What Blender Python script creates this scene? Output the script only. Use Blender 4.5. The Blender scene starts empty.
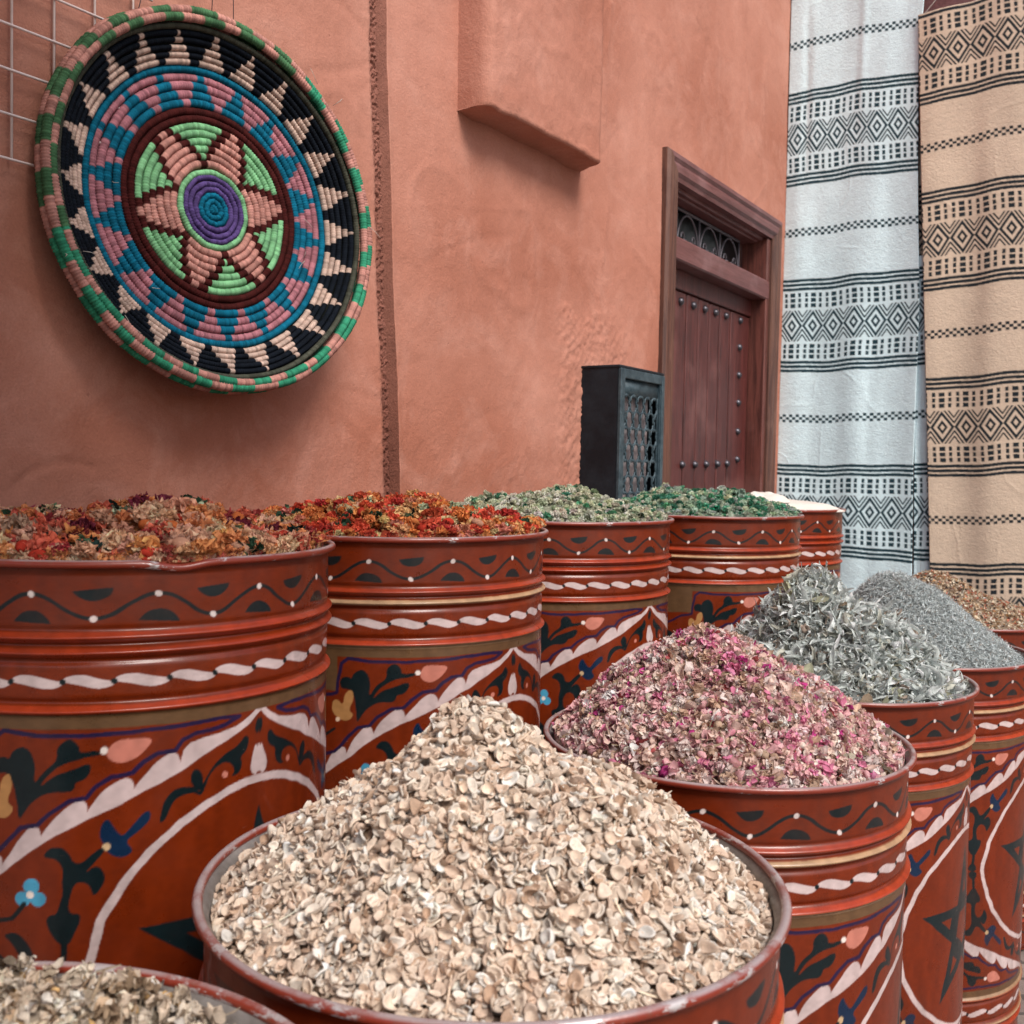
import bpy, math, random
import numpy as np
from mathutils import Vector, Matrix
random.seed(4)
RNG = np.random.default_rng(11)
R = math.radians
scene = bpy.context.scene
col = scene.collection

# ------------------------------------------------------------------ frames of reference
TH = R(32.7)                                        # direction the alley wall runs in
D_ = np.array([math.sin(TH), math.cos(TH), 0.0])    # along the wall
N_ = np.array([-math.cos(TH), math.sin(TH), 0.0])   # into the wall
WALL = 1.6
def W(t, z, p=0.0):
    """point at t metres along the wall, z up, p in front of its face"""
    return t * D_ + (WALL - p) * N_ + np.array([0, 0, z])
WMAT = Matrix(((D_[0], -N_[0], 0, WALL * N_[0]), (D_[1], -N_[1], 0, WALL * N_[1]), (0, 0, 1, 0), (0, 0, 0, 1)))
# local axes of WMAT objects: x along wall, y out of the wall, z up  (left-handed -> flip faces)

# ------------------------------------------------------------------ tags
def tag(o, label=None, cat=None, group=None, kind=None):
    if label: o['label'] = label
    if cat: o['category'] = cat
    if group: o['group'] = group
    if kind: o['kind'] = kind
    return o
def empty(name, loc=(0, 0, 0), rz=0.0):
    o = bpy.data.objects.new(name, None); col.objects.link(o)
    o.location = loc; o.rotation_euler = (0, 0, rz); o.empty_display_size = .05
    return o
def link(name, me, mat, parent=None):
    o = bpy.data.objects.new(name, me); col.objects.link(o)
    if mat is not None and not me.materials: me.materials.append(mat)
    if parent is not None: o.parent = parent
    return o

# ------------------------------------------------------------------ mesh helpers
def mesh_np(name, V, F, colors=None, smooth=True):
    V = np.asarray(V, np.float32).reshape(-1, 3); F = np.asarray(F, np.int32)
    k = F.shape[1]
    me = bpy.data.meshes.new(name)
    me.vertices.add(len(V)); me.vertices.foreach_set('co', V.ravel())
    me.loops.add(F.size); me.loops.foreach_set('vertex_index', F.ravel())
    me.polygons.add(len(F)); me.polygons.foreach_set('loop_start', np.arange(0, F.size, k, dtype=np.int32))
    me.polygons.foreach_set('loop_total', np.full(len(F), k, np.int32))
    me.update(calc_edges=True)
    if colors is not None:
        a = me.color_attributes.new('Col', 'FLOAT_COLOR', 'POINT')
        c = np.ones((len(V), 4), np.float32); c[:, :3] = colors
        a.data.foreach_set('color', c.ravel())
    if smooth: me.polygons.foreach_set('use_smooth', np.ones(len(F), bool))
    me.validate()
    return me
def grid_faces(nu, nv, wrap_v=False):
    i = np.arange(nu - 1)[:, None]; j = np.arange(nv if wrap_v else nv - 1)[None]
    j2 = (j + 1) % nv
    a = i * nv + j; b = i * nv + j2; c = (i + 1) * nv + j2; d = (i + 1) * nv + j
    return np.stack([a + 0 * d, b + 0 * d, c, d], -1).reshape(-1, 4)
def vnoise(nu, nv, cu, cv, rng=RNG, wrap_v=False):
    """smooth value noise on an nu x nv grid with cu x cv cells, about -1..1"""
    cu = max(1, int(cu)); cv = max(1, int(cv))
    g = rng.uniform(-1, 1, (cu + 2, cv + (0 if wrap_v else 2)))
    u = np.linspace(0, cu, nu, endpoint=False); v = np.linspace(0, cv, nv, endpoint=False)
    iu = u.astype(int); iv = v.astype(int); fu = u - iu; fv = v - iv
    fu = fu * fu * (3 - 2 * fu); fv = fv * fv * (3 - 2 * fv)
    iv2 = (iv + 1) % g.shape[1]
    a = g[np.ix_(iu, iv)] * (1 - fv) + g[np.ix_(iu, iv2)] * fv
    b = g[np.ix_(iu + 1, iv)] * (1 - fv) + g[np.ix_(iu + 1, iv2)] * fv
    return a * (1 - fu)[:, None] + b * fu[:, None]
class MB:
    """collects boxes, tubes and prisms, builds ONE mesh"""
    def __init__(s): s.v = []; s.f = []
    def add(s, V, F):
        b = len(s.v); s.v += [tuple(float(c) for c in p) for p in V]; s.f += [tuple(i + b for i in f) for f in F]
    def box(s, x0, x1, y0, y1, z0, z1, c=0.0):
        if c <= 0:
            V = [(x, y, z) for x in (x0, x1) for y in (y0, y1) for z in (z0, z1)]
            s.add(V, [(0, 1, 3, 2), (4, 6, 7, 5), (0, 4, 5, 1), (2, 3, 7, 6), (0, 2, 6, 4), (1, 5, 7, 3)]); return
        V = []
        for x in (x0, x1):
            for y in (y0, y1):
                for z in (z0, z1):
                    sx = c if x == x0 else -c; sy = c if y == y0 else -c; sz = c if z == z0 else -c
                    V += [(x, y + sy, z + sz), (x + sx, y, z + sz), (x + sx, y + sy, z)]
        def I(i, j, k, a): return (i * 4 + j * 2 + k) * 3 + a
        F = []
        for i in (0, 1): F.append((I(i,0,0,0), I(i,1,0,0), I(i,1,1,0), I(i,0,1,0)))
        for j in (0, 1): F.append((I(0,j,0,1), I(1,j,0,1), I(1,j,1,1), I(0,j,1,1)))
        for k in (0, 1): F.append((I(0,0,k,2), I(1,0,k,2), I(1,1,k,2), I(0,1,k,2)))
        for i in (0, 1):
            for j in (0, 1): F.append((I(i,j,0,0), I(i,j,1,0), I(i,j,1,1), I(i,j,0,1)))
        for i in (0, 1):
            for k in (0, 1): F.append((I(i,0,k,0), I(i,1,k,0), I(i,1,k,2), I(i,0,k,2)))
        for j in (0, 1):
            for k in (0, 1): F.append((I(0,j,k,1), I(1,j,k,1), I(1,j,k,2), I(0,j,k,2)))
        for i in (0, 1):
            for j in (0, 1):
                for k in (0, 1): F.append((I(i,j,k,0), I(i,j,k,1), I(i,j,k,2)))
        s.add(V, F)
    def tube(s, pts, r, n=8, cap=True):
        pts = [Vector(p) for p in pts]; V = []; F = []
        up = Vector((0, 0, 1))
        for i, p in enumerate(pts):
            t = (pts[min(i + 1, len(pts) - 1)] - pts[max(i - 1, 0)]).normalized()
            a = t.cross(up)
            if a.length < .05: a = t.cross(Vector((1, 0, 0)))
            a.normalize(); b = t.cross(a).normalized()
            rr = r[i] if isinstance(r, (list, tuple)) else r
            for k in range(n):
                q = 2 * math.pi * k / n
                V.append(p + a * (rr * math.cos(q)) + b * (rr * math.sin(q)))
        for i in range(len(pts) - 1):
            for k in range(n):
                F.append((i * n + k, i * n + (k + 1) % n, (i + 1) * n + (k + 1) % n, (i + 1) * n + k))
        if cap: F.append(tuple(range(n))); F.append(tuple((len(pts) - 1) * n + k for k in range(n)))
        s.add(V, F)
    def dome(s, c, r, h, axis='y', n=12, m=4):
        V = []; F = []
        for i in range(m + 1):
            q = math.pi / 2 * i / m
            for k in range(n):
                w = 2 * math.pi * k / n
                a, b, e = r * math.cos(q) * math.cos(w), r * math.cos(q) * math.sin(w), h * math.sin(q)
                V.append((c[0] + a, c[1] + e, c[2] + b) if axis == 'y' else (c[0] + a, c[1] + b, c[2] + e))
        for i in range(m):
            for k in range(n):
                F.append((i * n + k, i * n + (k + 1) % n, (i + 1) * n + (k + 1) % n, (i + 1) * n + k))
        s.add(V, F)
    def build(s, name, mat, parent=None, smooth=False, matrix=None):
        me = bpy.data.meshes.new(name); me.from_pydata(s.v, [], s.f); me.validate()
        import bmesh
        bm = bmesh.new(); bm.from_mesh(me); bmesh.ops.recalc_face_normals(bm, faces=bm.faces); bm.to_mesh(me); bm.free()
        if smooth:
            me.polygons.foreach_set('use_smooth', np.ones(len(me.polygons), bool))
        me.update()
        o = link(name, me, mat, parent)
        if matrix is not None: o.matrix_world = matrix
        return o

# ------------------------------------------------------------------ materials
class NT:
    def __init__(s, name):
        s.m = bpy.data.materials.new(name); s.m.use_nodes = True
        s.t = s.m.node_tree; s.b = s.t.nodes['Principled BSDF']
        s.co = s.t.nodes.new('ShaderNodeTexCoord')
    def n(s, typ, **k):
        x = s.t.nodes.new(typ)
        for a, v in k.items():
            if hasattr(x, a) and a not in x.inputs.keys(): setattr(x, a, v)
            else: x.inputs[a].default_value = v
        return x
    def l(s, a, b): s.t.links.new(a, b)
    def noise(s, scale, detail=5, rough=.6, src=None, stretch=None, dist=0.0):
        x = s.n('ShaderNodeTexNoise'); x.inputs['Scale'].default_value = scale
        x.inputs['Detail'].default_value = detail; x.inputs['Roughness'].default_value = rough
        x.inputs['Distortion'].default_value = dist
        v = src or s.co.outputs['Object']
        if stretch:
            mp = s.n('ShaderNodeMapping'); mp.inputs['Scale'].default_value = stretch; s.l(v, mp.inputs['Vector']); v = mp.outputs[0]
        s.l(v, x.inputs['Vector']); return x.outputs['Fac']
    def ramp(s, fac, stops):
        x = s.n('ShaderNodeValToRGB'); e = x.color_ramp.elements
        while len(e) < len(stops): e.new(.5)
        for q, (p, c) in zip(e, stops):
            q.position = p; q.color = (c[0], c[1], c[2], 1) if not isinstance(c, (int, float)) else (c, c, c, 1)
        s.l(fac, x.inputs['Fac']); return x.outputs['Color']
    def mix(s, fac, a, b, mode='MIX'):
        x = s.n('ShaderNodeMix'); x.data_type = 'RGBA'; x.blend_type = mode
        for sock, v in ((x.inputs['Factor'], fac), (x.inputs['A'], a), (x.inputs['B'], b)):
            pass
        ins = [i for i in x.inputs if i.enabled]
        for i, v in zip(ins, (fac, a, b)):
            if hasattr(v, 'is_output'): s.l(v, i)
            elif isinstance(v, (int, float)): i.default_value = v
            else: i.default_value = (v[0], v[1], v[2], 1)
        return [o for o in x.outputs if o.enabled][0]
    def math(s, op, a, b=0.0):
        x = s.n('ShaderNodeMath'); x.operation = op
        for i, v in zip(x.inputs, (a, b)):
            if hasattr(v, 'is_output'): s.l(v, i)
            else: i.default_value = v
        return x.outputs[0]
    def bump(s, hgt, strength=.3, dist=.01, prev=None):
        x = s.n('ShaderNodeBump'); x.inputs['Strength'].default_value = strength; x.inputs['Distance'].default_value = dist
        s.l(hgt, x.inputs['Height'])
        if prev is not None: s.l(prev, x.inputs['Normal'])
        return x.outputs['Normal']
    def set(s, **k):
        for a, v in k.items():
            i = s.b.inputs[a.replace('_', ' ')]
            if hasattr(v, 'is_output'): s.l(v, i)
            elif isinstance(v, (tuple, list)): i.default_value = (v[0], v[1], v[2], 1)
            else: i.default_value = v
        return s.m
    def attr(s):
        x = s.n('ShaderNodeAttribute'); x.attribute_name = 'Col'; return x.outputs['Color']

def mat_plaster(name, ca, cb, cc, fine=1.0):
    t = NT(name)
    big = t.noise(1.1, 4, .55); mid = t.noise(5.5, 6, .65, dist=.6); fine_n = t.noise(70, 6, .7); spk = t.noise(240, 3, .6)
    c = t.mix(t.ramp(big, [(.35, 0), (.68, 1)]), ca, cb)
    c = t.mix(t.ramp(mid, [(.47, 0), (.75, .45)]), c, cc)
    streak = t.noise(2.2, 5, .7, stretch=(2.2, 2.2, .35))
    c = t.mix(t.ramp(streak, [(.55, 0), (.8, .35)]), c, tuple(v * .72 for v in ca))
    c = t.mix(.35, c, t.ramp(spk, [(.25, .45), (.75, 1)]), 'MULTIPLY')
    pit = t.n('ShaderNodeTexVoronoi'); pit.inputs['Scale'].default_value = 26; t.l(t.co.outputs['Object'], pit.inputs['Vector'])
    pm = t.ramp(pit.outputs['Distance'], [(.0, 0), (.09, 1)])
    sel = t.ramp(t.noise(9, 2), [(.50, 0), (.54, 1)])
    pitm = t.mix(sel, (1, 1, 1), pm)
    patch = t.ramp(t.noise(1.9, 3, .6), [(.40, .12), (.66, 1)])
    h1 = t.math('MULTIPLY', t.noise(7, 6, .6, dist=.4, stretch=(1, 1, .7)), patch)
    nb = t.bump(h1, .55, .02)
    h2 = t.math('MULTIPLY', t.noise(30, 4, .6), t.ramp(t.noise(2.7, 3, .6), [(.45, .05), (.62, 1)]))
    nb = t.bump(h2, .45, .006, nb)
    nb = t.bump(fine_n, .5 * fine, .004, nb); nb = t.bump(spk, .45 * fine, .0016, nb); nb = t.bump(pitm, .5, .003, nb)
    return t.set(Base_Color=c, Roughness=.86, Normal=nb, Specular_IOR_Level=.3)
M_WALL = mat_plaster('terracotta_plaster', (.36, .130, .080), (.53, .245, .176), (.62, .325, .25))
M_FILL = mat_plaster('crumbling_mortar_and_shade', (.18, .060, .038), (.34, .14, .10), (.09, .032, .022), 2.0)
def mat_attr(name, rough=.8, bump=None, spec=.3, coat=0, var=None, metal=0, thin=0):
    t = NT(name); c = t.attr()
    if var: c = t.mix(var[1], c, t.ramp(t.noise(var[0], 4, .7), [(.2, .35), (.8, 1)]), 'MULTIPLY')
    k = dict(Base_Color=c, Roughness=rough, Specular_IOR_Level=spec, Coat_Weight=coat, Metallic=metal)
    if bump: k['Normal'] = t.bump(t.noise(bump[0], 4, .65), bump[1], bump[2])
    t.set(**k)
    if thin:                                     # thin dry tissue lets some light through
        tr = t.n('ShaderNodeBsdfTranslucent'); mx = t.n('ShaderNodeMixShader'); mx.inputs[0].default_value = thin
        t.l(c, tr.inputs['Color']); out = [q for q in t.t.nodes if q.type == 'OUTPUT_MATERIAL'][0]
        t.l(t.b.outputs[0], mx.inputs[1]); t.l(tr.outputs[0], mx.inputs[2]); t.l(mx.outputs[0], out.inputs['Surface'])
    return t.m
M_DRIED = mat_attr('dried_plant', .95, (420, .7, .0015), .05, var=(220, .4), thin=.33)
M_SEED = mat_attr('dried_pod', .75, (420, .4, .0012), .15, var=(300, .4), thin=.2)

def mat_paint():
    t = NT('painted_drum_enamel'); c = t.attr()
    wear = t.noise(38, 8, .75); sm = t.noise(9, 5, .6)
    c = t.mix(t.ramp(sm, [(.35, .0), (.7, .45)]), c, t.mix(1.0, c, (.72, .62, .6), 'MULTIPLY'))
    chip = t.ramp(wear, [(.70, 0), (.72, 1)])
    c = t.mix(t.math('MULTIPLY', chip, .8), c, (.55, .38, .34))
    scr = t.ramp(t.noise(55, 5, .75, stretch=(.5, .5, 5)), [(.69, 0), (.71, .7)])
    c = t.mix(t.math('MULTIPLY', scr, t.ramp(t.noise(5, 3, .6), [(.5, 0), (.62, 1)])), c, (.50, .33, .29))
    grime = t.ramp(t.noise(4, 7, .75, stretch=(1, 1, .6)), [(.50, 0), (.75, .45)])
    c = t.mix(grime, c, (.060, .028, .020))
    rough = t.ramp(t.noise(14, 6, .7), [(.3, .22), (.75, .48)])
    nb = t.bump(t.noise(7, 3, .5), .16, .02); nb = t.bump(t.noise(170, 4, .6), .12, .0012, nb)
    return t.set(Base_Color=c, Roughness=rough, Normal=nb, Coat_Weight=.20, Coat_Roughness=.09, Specular_IOR_Level=.33)
M_PAINT = mat_paint()
def mat_rim(name, amt):
    t = NT(name)
    chip = t.ramp(t.noise(24, 7, .72, stretch=(1, 1, 3)), [(amt, 0), (amt + .05, 1)])
    c = t.mix(chip, (.20, .028, .014), (.50, .46, .45))
    c = t.mix(t.ramp(t.noise(90, 4), [(.55, 0), (.7, .6)]), c, (.16, .05, .03))
    sp = t.n('ShaderNodeSeparateXYZ'); t.l(t.co.outputs['Object'], sp.inputs[0])
    top = t.n('ShaderNodeMapRange'); top.inputs['From Min'].default_value = .975 - .0022; top.inputs['From Max'].default_value = .975 + .0002; t.l(sp.outputs['Z'], top.inputs['Value'])
    lip = t.math('MULTIPLY', top.outputs[0], t.ramp(t.noise(17, 6, .7), [(.36, .1), (.52, .9)]))
    c = t.mix(lip, c, (.42, .36, .36)); chip = t.math('MAXIMUM', chip, lip)
    nb = t.bump(t.noise(60, 5), .3, .002)
    return t.set(Base_Color=c, Roughness=t.mix(chip, (.3, .3, .3), (.42, .42, .42)), Normal=nb, Metallic=t.math('MULTIPLY', chip, .35))
M_RIM = mat_rim('drum_rim_enamel', .60)
M_RIM_WORN = mat_rim('worn_drum_rim_enamel', .535)
def mat_liner():
    t = NT('drum_inner_steel')
    c = t.ramp(t.noise(14, 7, .7), [(.3, (.09, .075, .065)), (.55, (.27, .25, .235)), (.75, (.42, .40, .38))])
    return t.set(Base_Color=c, Roughness=.45, Metallic=.45, Normal=t.bump(t.noise(40, 5), .3, .003))
M_LINER = mat_liner()
def mat_wood(name, a, b, c3, stretch, rough=.5):
    t = NT(name)
    g = t.noise(11, 8, .7, stretch=stretch, dist=.8); w = t.noise(3, 5, .6)
    c = t.mix(t.ramp(g, [(.38, 0), (.62, 1)]), a, b)
    c = t.mix(t.ramp(w, [(.52, 0), (.78, .75)]), c, c3)
    c = t.mix(t.ramp(t.noise(60, 5, .7, stretch=stretch), [(.58, 0), (.72, .5)]), c, tuple(v * .35 for v in a))
    nb = t.bump(g, .3, .004); nb = t.bump(t.noise(70, 4, stretch=stretch), .3, .0015, nb)
    return t.set(Base_Color=c, Roughness=rough, Normal=nb)
M_WOODV = mat_wood('red_brown_wood_upright', (.065, .017, .012), (.17, .050, .036), (.24, .11, .095), (6, 6, .35))
M_WOODH = mat_wood('red_brown_wood_level', (.095, .030, .028), (.17, .066, .062), (.29, .165, .165), (.35, 6, 6))
M_LEAF = mat_wood('door_plank_wood', (.040, .008, .007), (.115, .027, .023), (.22, .095, .085), (6, 6, .35), .45)
M_JAMB = mat_wood('worn_brown_jamb', (.055, .020, .014), (.13, .055, .035), (.24, .13, .095), (6, 6, .3), .6)
def mat_plain(name, c, rough=.6, metal=0, bump=0, var=.3, scale=30):
    t = NT(name)
    cc = t.mix(t.ramp(t.noise(scale, 6, .7), [(.35, 0), (.7, 1)]), c, tuple(v * (1 - var) for v in c))
    k = dict(Base_Color=cc, Roughness=rough, Metallic=metal)
    if bump: k['Normal'] = t.bump(t.noise(scale * 3, 4), bump, .002)
    return t.set(**k)
M_IRON = mat_plain('dark_iron', (.13, .12, .14), .5, .3, .3)
M_STUD = mat_plain('iron_stud', (.10, .095, .11), .38, .8, .3)
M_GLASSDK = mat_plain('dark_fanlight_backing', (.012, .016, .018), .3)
M_WIRE = mat_plain('white_coated_wire', (.86, .72, .68), .5, 0, .1, .2)
M_THREAD = mat_plain('pale_thread', (.5, .45, .40), .8)
M_GROUND = None
def mat_ground():
    t = NT('worn_stone_paving')
    v = t.n('ShaderNodeTexBrick'); v.inputs['Scale'].default_value = 2.6
    v.inputs['Color1'].default_value = (.22, .17, .15, 1); v.inputs['Color2'].default_value = (.28, .22, .19, 1); v.inputs['Mortar'].default_value = (.10, .085, .075, 1)
    t.l(t.co.outputs['Object'], v.inputs['Vector'])
    c = t.mix(.5, v.outputs['Color'], t.ramp(t.noise(6, 7, .7), [(.3, .3), (.7, 1)]), 'MULTIPLY')
    nb = t.bump(v.outputs['Fac'], -.4, .01) if False else t.bump(t.noise(30, 6), .4, .01)
    return t.set(Base_Color=c, Roughness=.85, Normal=nb)
M_GROUND = mat_ground()

# ------------------------------------------------------------------ ground
def ground_z(t):
    return -.015 - .0285 * (min(max(t, .87), 2.75) - .87)
def make_ground():
    ts = [-40, -8, -2, .87, 1.3, 1.8, 2.3, 2.75, 4, 8, 45]; ns = [-45, -10, -3, -1, 0, .5, 1, 1.5, 3, 10, 45]
    V = [(*(t * D_ + q * N_)[:2], ground_z(t)) for t in ts for q in ns]
    me = mesh_np('ground', V, grid_faces(len(ts), len(ns))[:, ::-1])
    tag(link('ground', me, M_GROUND), kind='structure')
    b = MB(); b.box(-3, 4.78, 0.0, .72, -.12, .28, .012)
    tag(b.build('raised_pavement', M_GROUND, matrix=WMAT), kind='structure')
make_ground()

# ------------------------------------------------------------------ plaster wall (sculpted relief)
DT0, DT1, DZT = 3.50, 4.70, 2.51       # door opening along the wall, top of opening
def make_wall():
    root = tag(empty('plaster_wall', tuple(W(2.0, 0))), 'long terracotta plastered wall with a rough vertical joint beside the door', 'wall')
    wt = empty_parent_matrix(root)
    T = np.concatenate([np.arange(-1.0, .7, .04), np.arange(.7, 4.902, .0072), [4.902]])
    Z = np.concatenate([np.arange(-.1, 1.05, .05), np.arange(1.05, 3.75, .0075), np.arange(3.75, 4.7, .05)])
    for q in (DT0, DT1): T[np.abs(T - q).argmin()] = q
    Z[np.abs(Z - DZT).argmin()] = DZT
    nt, nz = len(T), len(Z)
    # noise on a uniform grid, then sampled
    U, Vn = 860, 720
    rng = np.random.default_rng(3)
    H = .0050 * vnoise(U, Vn, 9, 7, rng) + .0022 * vnoise(U, Vn, 26, 20, rng) + .0007 * vnoise(U, Vn, 70, 60, rng) * np.clip(vnoise(U, Vn, 8, 7, rng) + .3, 0, 1)
    ridge = vnoise(U, Vn, 34, 14, rng); H += .0022 * (np.exp(-(ridge / .08) ** 2)) * (vnoise(U, Vn, 12, 9, rng) > .1)
    r2 = vnoise(U, Vn, 16, 40, rng); H -= .0018 * np.exp(-(r2 / .06) ** 2) * (vnoise(U, Vn, 10, 8, rng) > .25)
    H += .0006 * vnoise(U, Vn, 240, 210, rng)
    # trowel strokes and gouges
    uu, vv = np.meshgrid(np.arange(U), np.arange(Vn), indexing='ij')
    for k in range(230):
        cx, cy = rng.uniform(0, U), rng.uniform(0, Vn); a = rng.uniform(-1.4, 1.4) + 1.2; L = rng.uniform(12, 60); w = rng.uniform(.6, 1.7)
        dx, dy = uu - cx, vv - cy; s = dx * math.cos(a) + dy * math.sin(a); q = -dx * math.sin(a) + dy * math.cos(a) + rng.uniform(-.006, .006) * s * s
        H += rng.choice([-1, -1, 1]) * rng.uniform(.0004, .0016) * np.exp(-(q / w) ** 2) * np.clip(1 - (s / L) ** 2, 0, 1)
    Ti = (T + 1.0) / 5.95 * (U - 1); Zi = (Z + .1) / 4.85 * (Vn - 1)
    def samp(A):
        a = np.clip(Ti, 0, U - 1.001); b = np.clip(Zi, 0, Vn - 1.001); ia = a.astype(int); ib = b.astype(int); fa = (a - ia)[:, None]; fb = (b - ib)[None]
        return (A[np.ix_(ia, ib)] * (1 - fa) * (1 - fb) + A[np.ix_(ia + 1, ib)] * fa * (1 - fb) + A[np.ix_(ia, ib + 1)] * (1 - fa) * fb + A[np.ix_(ia + 1, ib + 1)] * fa * fb)
    P = samp(H)
    tt, zz = np.meshgrid(T, Z, indexing='ij')
    cj = 1.92; tJ = 1.842 + (2.44 - zz) * .0700 + .002 * np.sin(zz * 13)
    tt = tt + (tJ - cj) * np.clip(1.35 - np.abs(tt - cj) / .5, 0, 1) * (1 - np.clip((np.abs(tt - cj) - .175) / .5, 0, 1)) * (zz > -5)
    fineN = rng.uniform(-1, 1, tt.shape)
    # rough joint running up the wall
    tL = 1.842 + (2.44 - zz) * .0700 + .002 * np.sin(zz * 13)
    s = (tt - tL) / .054
    wob = .12 * samp(vnoise(U, Vn, 300, 260, rng))
    inside = ((s + wob) > 0) & ((s + wob * .4) < 1)
    inside = (s > .03) & (s < .97)
    P = np.where(inside, -.046, P)
    P = np.where((s > -1.1) & (s <= 0), P + .0015 * fineN * (1.1 + s), P)
    lip = (s >= 1) & (s < 1.35); P = np.where(lip, P + .003 * (1.35 - s) / .35, P)
    # rough grainy patch round the iron cabinet
    m = np.exp(-(((tt - 2.86) / .13) ** 2) ** 2) * (zz < 1.86 + .03 * np.sin(tt * 30)) + np.exp(-(((tt - 3.03) / .20) ** 2 + ((zz - 1.77) / .11) ** 2) ** 2)
    m = np.clip(m, 0, 1)
    P = P + m * (.0022 * samp(vnoise(U, Vn, 400, 330, rng)) + .0030 * fineN + .004)
    # ridge of old plaster above the patch and along a soft vertical seam
    seam = np.exp(-((tt - (3.02 + .02 * np.sin(zz * 9))) / .012) ** 2) * (zz > 1.85) * (zz < 2.9)
    P += seam * (.0012 + .0035 * np.clip(samp(vnoise(U, Vn, 30, 110, rng)), 0, 1))
    # small curved crack low on the left
    cz = 1.366 - 4.0 * (tt - 1.07) ** 2
    P -= .004 * np.exp(-((zz - cz) / .005) ** 2) * (np.abs(tt - 1.05) < .08)
    edge = (tt > DT0 - .03) & (tt < DT1 + .03) & (zz < DZT + .03)
    P = np.where(edge, np.clip(P, -.002, .002), P)
    V = np.stack([tt, P, zz], -1).reshape(-1, 3)
    F = grid_faces(nt, nz)
    cT = V[F].mean(1)
    keep = ~((cT[:, 0] > DT0) & (cT[:, 0] < DT1) & (cT[:, 2] < DZT))
    me = mesh_np('wall_surface', V, F[keep])
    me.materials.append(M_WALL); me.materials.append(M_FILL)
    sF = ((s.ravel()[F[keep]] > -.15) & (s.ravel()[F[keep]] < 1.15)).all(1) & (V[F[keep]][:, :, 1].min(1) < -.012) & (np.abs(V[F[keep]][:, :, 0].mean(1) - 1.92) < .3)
    me.polygons.foreach_set('material_index', sF.astype(np.int32))  # recess sides take the dark mortar colour, partly standing in for their shade
    o = link('wall_surface', me, M_WALL, root); o.matrix_local = wt
    # crumbling filler inside the joint, finely modelled
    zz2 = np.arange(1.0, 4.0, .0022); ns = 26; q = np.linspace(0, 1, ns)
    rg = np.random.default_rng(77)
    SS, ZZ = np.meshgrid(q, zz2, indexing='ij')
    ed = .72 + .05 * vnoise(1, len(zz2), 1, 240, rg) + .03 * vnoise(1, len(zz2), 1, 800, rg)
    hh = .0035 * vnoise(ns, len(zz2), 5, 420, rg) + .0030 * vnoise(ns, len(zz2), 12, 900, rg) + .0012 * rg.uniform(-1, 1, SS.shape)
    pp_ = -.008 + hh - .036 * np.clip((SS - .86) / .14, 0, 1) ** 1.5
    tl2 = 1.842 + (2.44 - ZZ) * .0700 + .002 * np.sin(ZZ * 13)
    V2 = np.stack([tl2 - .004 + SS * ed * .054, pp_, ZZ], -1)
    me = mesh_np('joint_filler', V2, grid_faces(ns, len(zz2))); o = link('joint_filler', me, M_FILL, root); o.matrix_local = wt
    # thick body of the wall behind its face (around the doorway)
    b = MB(); b.box(-1, DT0, -.40, -.05, -.1, 4.65); b.box(DT1, 4.902, -.40, -.05, -.1, 4.65); b.box(DT0, DT1, -.40, -.05, DZT, 4.65)
    o = b.build('wall_core', M_WALL, root); o.matrix_local = wt
    # projecting plastered box high on the wall
    n1, n2 = 90, 130
    t0, t1, z0, z1 = 2.190, 2.815, 2.296, 4.3
    rng = np.random.default_rng(8)
    prof = []                                    # section in plan from wall, round the corner, to wall
    pp = .100
    path = [(t0, -.01), (t0, .03), (t0 - .002, .07), (t0 + .006, pp - .008), (t0 + .02, pp)]
    path += [(t, pp) for t in np.linspace(t0 + .03, t1 - .03, 84)]
    path += [(t1 - .012, pp - .004), (t1, pp - .02), (t1 + .01, pp - .045), (t1 + .03, .02), (t1 + .045, -.01)]
    path = np.array(path); m1 = len(path)
    zs = np.concatenate([[z0, z0 + .004, z0 + .012], np.linspace(z0 + .02, z1, 190)]); m2 = len(zs)
    V = np.zeros((m1, m2, 3)); V[..., 0] = path[:, :1]; V[..., 1] = path[:, 1:]; V[..., 2] = zs[None]
    rel = .0020 * vnoise(m1, m2, 8, 26, rng) + .0012 * vnoise(m1, m2, 24, 70, rng) + .0009 * rng.uniform(-1, 1, (m1, m2))
    rdg = vnoise(m1, m2, 7, 26, rng); rel += .0018 * np.exp(-(rdg / .1) ** 2) * (zs < z0 + .35)[None]
    V[..., 1] += np.where(path[:, 1:] > .02, rel, 0)
    V[:, 0, 1] -= .006 * (path[:, 1] > .02); V[..., 2] += (.004 * vnoise(m1, 1, 9, 1, rng)) * (np.arange(m2) < 4)[None]
    V[..., 2] += np.where(np.arange(m2)[None] < 4, (path[:, :1] - t0) * .012, 0)
    F = grid_faces(m1, m2)
    base = V.reshape(-1, 3)
    # underside
    ub = np.stack([V[:, 0].copy(), V[:, 0].copy()], 1); ub[:, 1, 1] = -.01; ub[:, 1, 2] -= .004
    rows = 8; us = np.zeros((m1, rows, 3))
    for r_ in range(rows):
        f = r_ / (rows - 1); us[:, r_] = ub[:, 0] * (1 - f) + ub[:, 1] * f
    us[:, 1:-1, 2] += .0012 * rng.uniform(-1, 1, (m1, rows - 2))
    F2 = grid_faces(m1, rows)[:, ::-1] + len(base)
    me = mesh_np('wall_projection', np.concatenate([base, us.reshape(-1, 3)]), np.concatenate([F, F2]))
    o = link('wall_projection', me, M_WALL, root); o.matrix_local = wt
def empty_parent_matrix(root):
    bpy.context.view_layer.update()
    return root.matrix_world.inverted() @ WMAT
make_wall()
def WL(b, name, mat, root, smooth=False):
    """link a part given in wall coordinates under a root empty"""
    o = b.build(name, mat, root, smooth); o.matrix_local = empty_parent_matrix(root); return o

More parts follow.
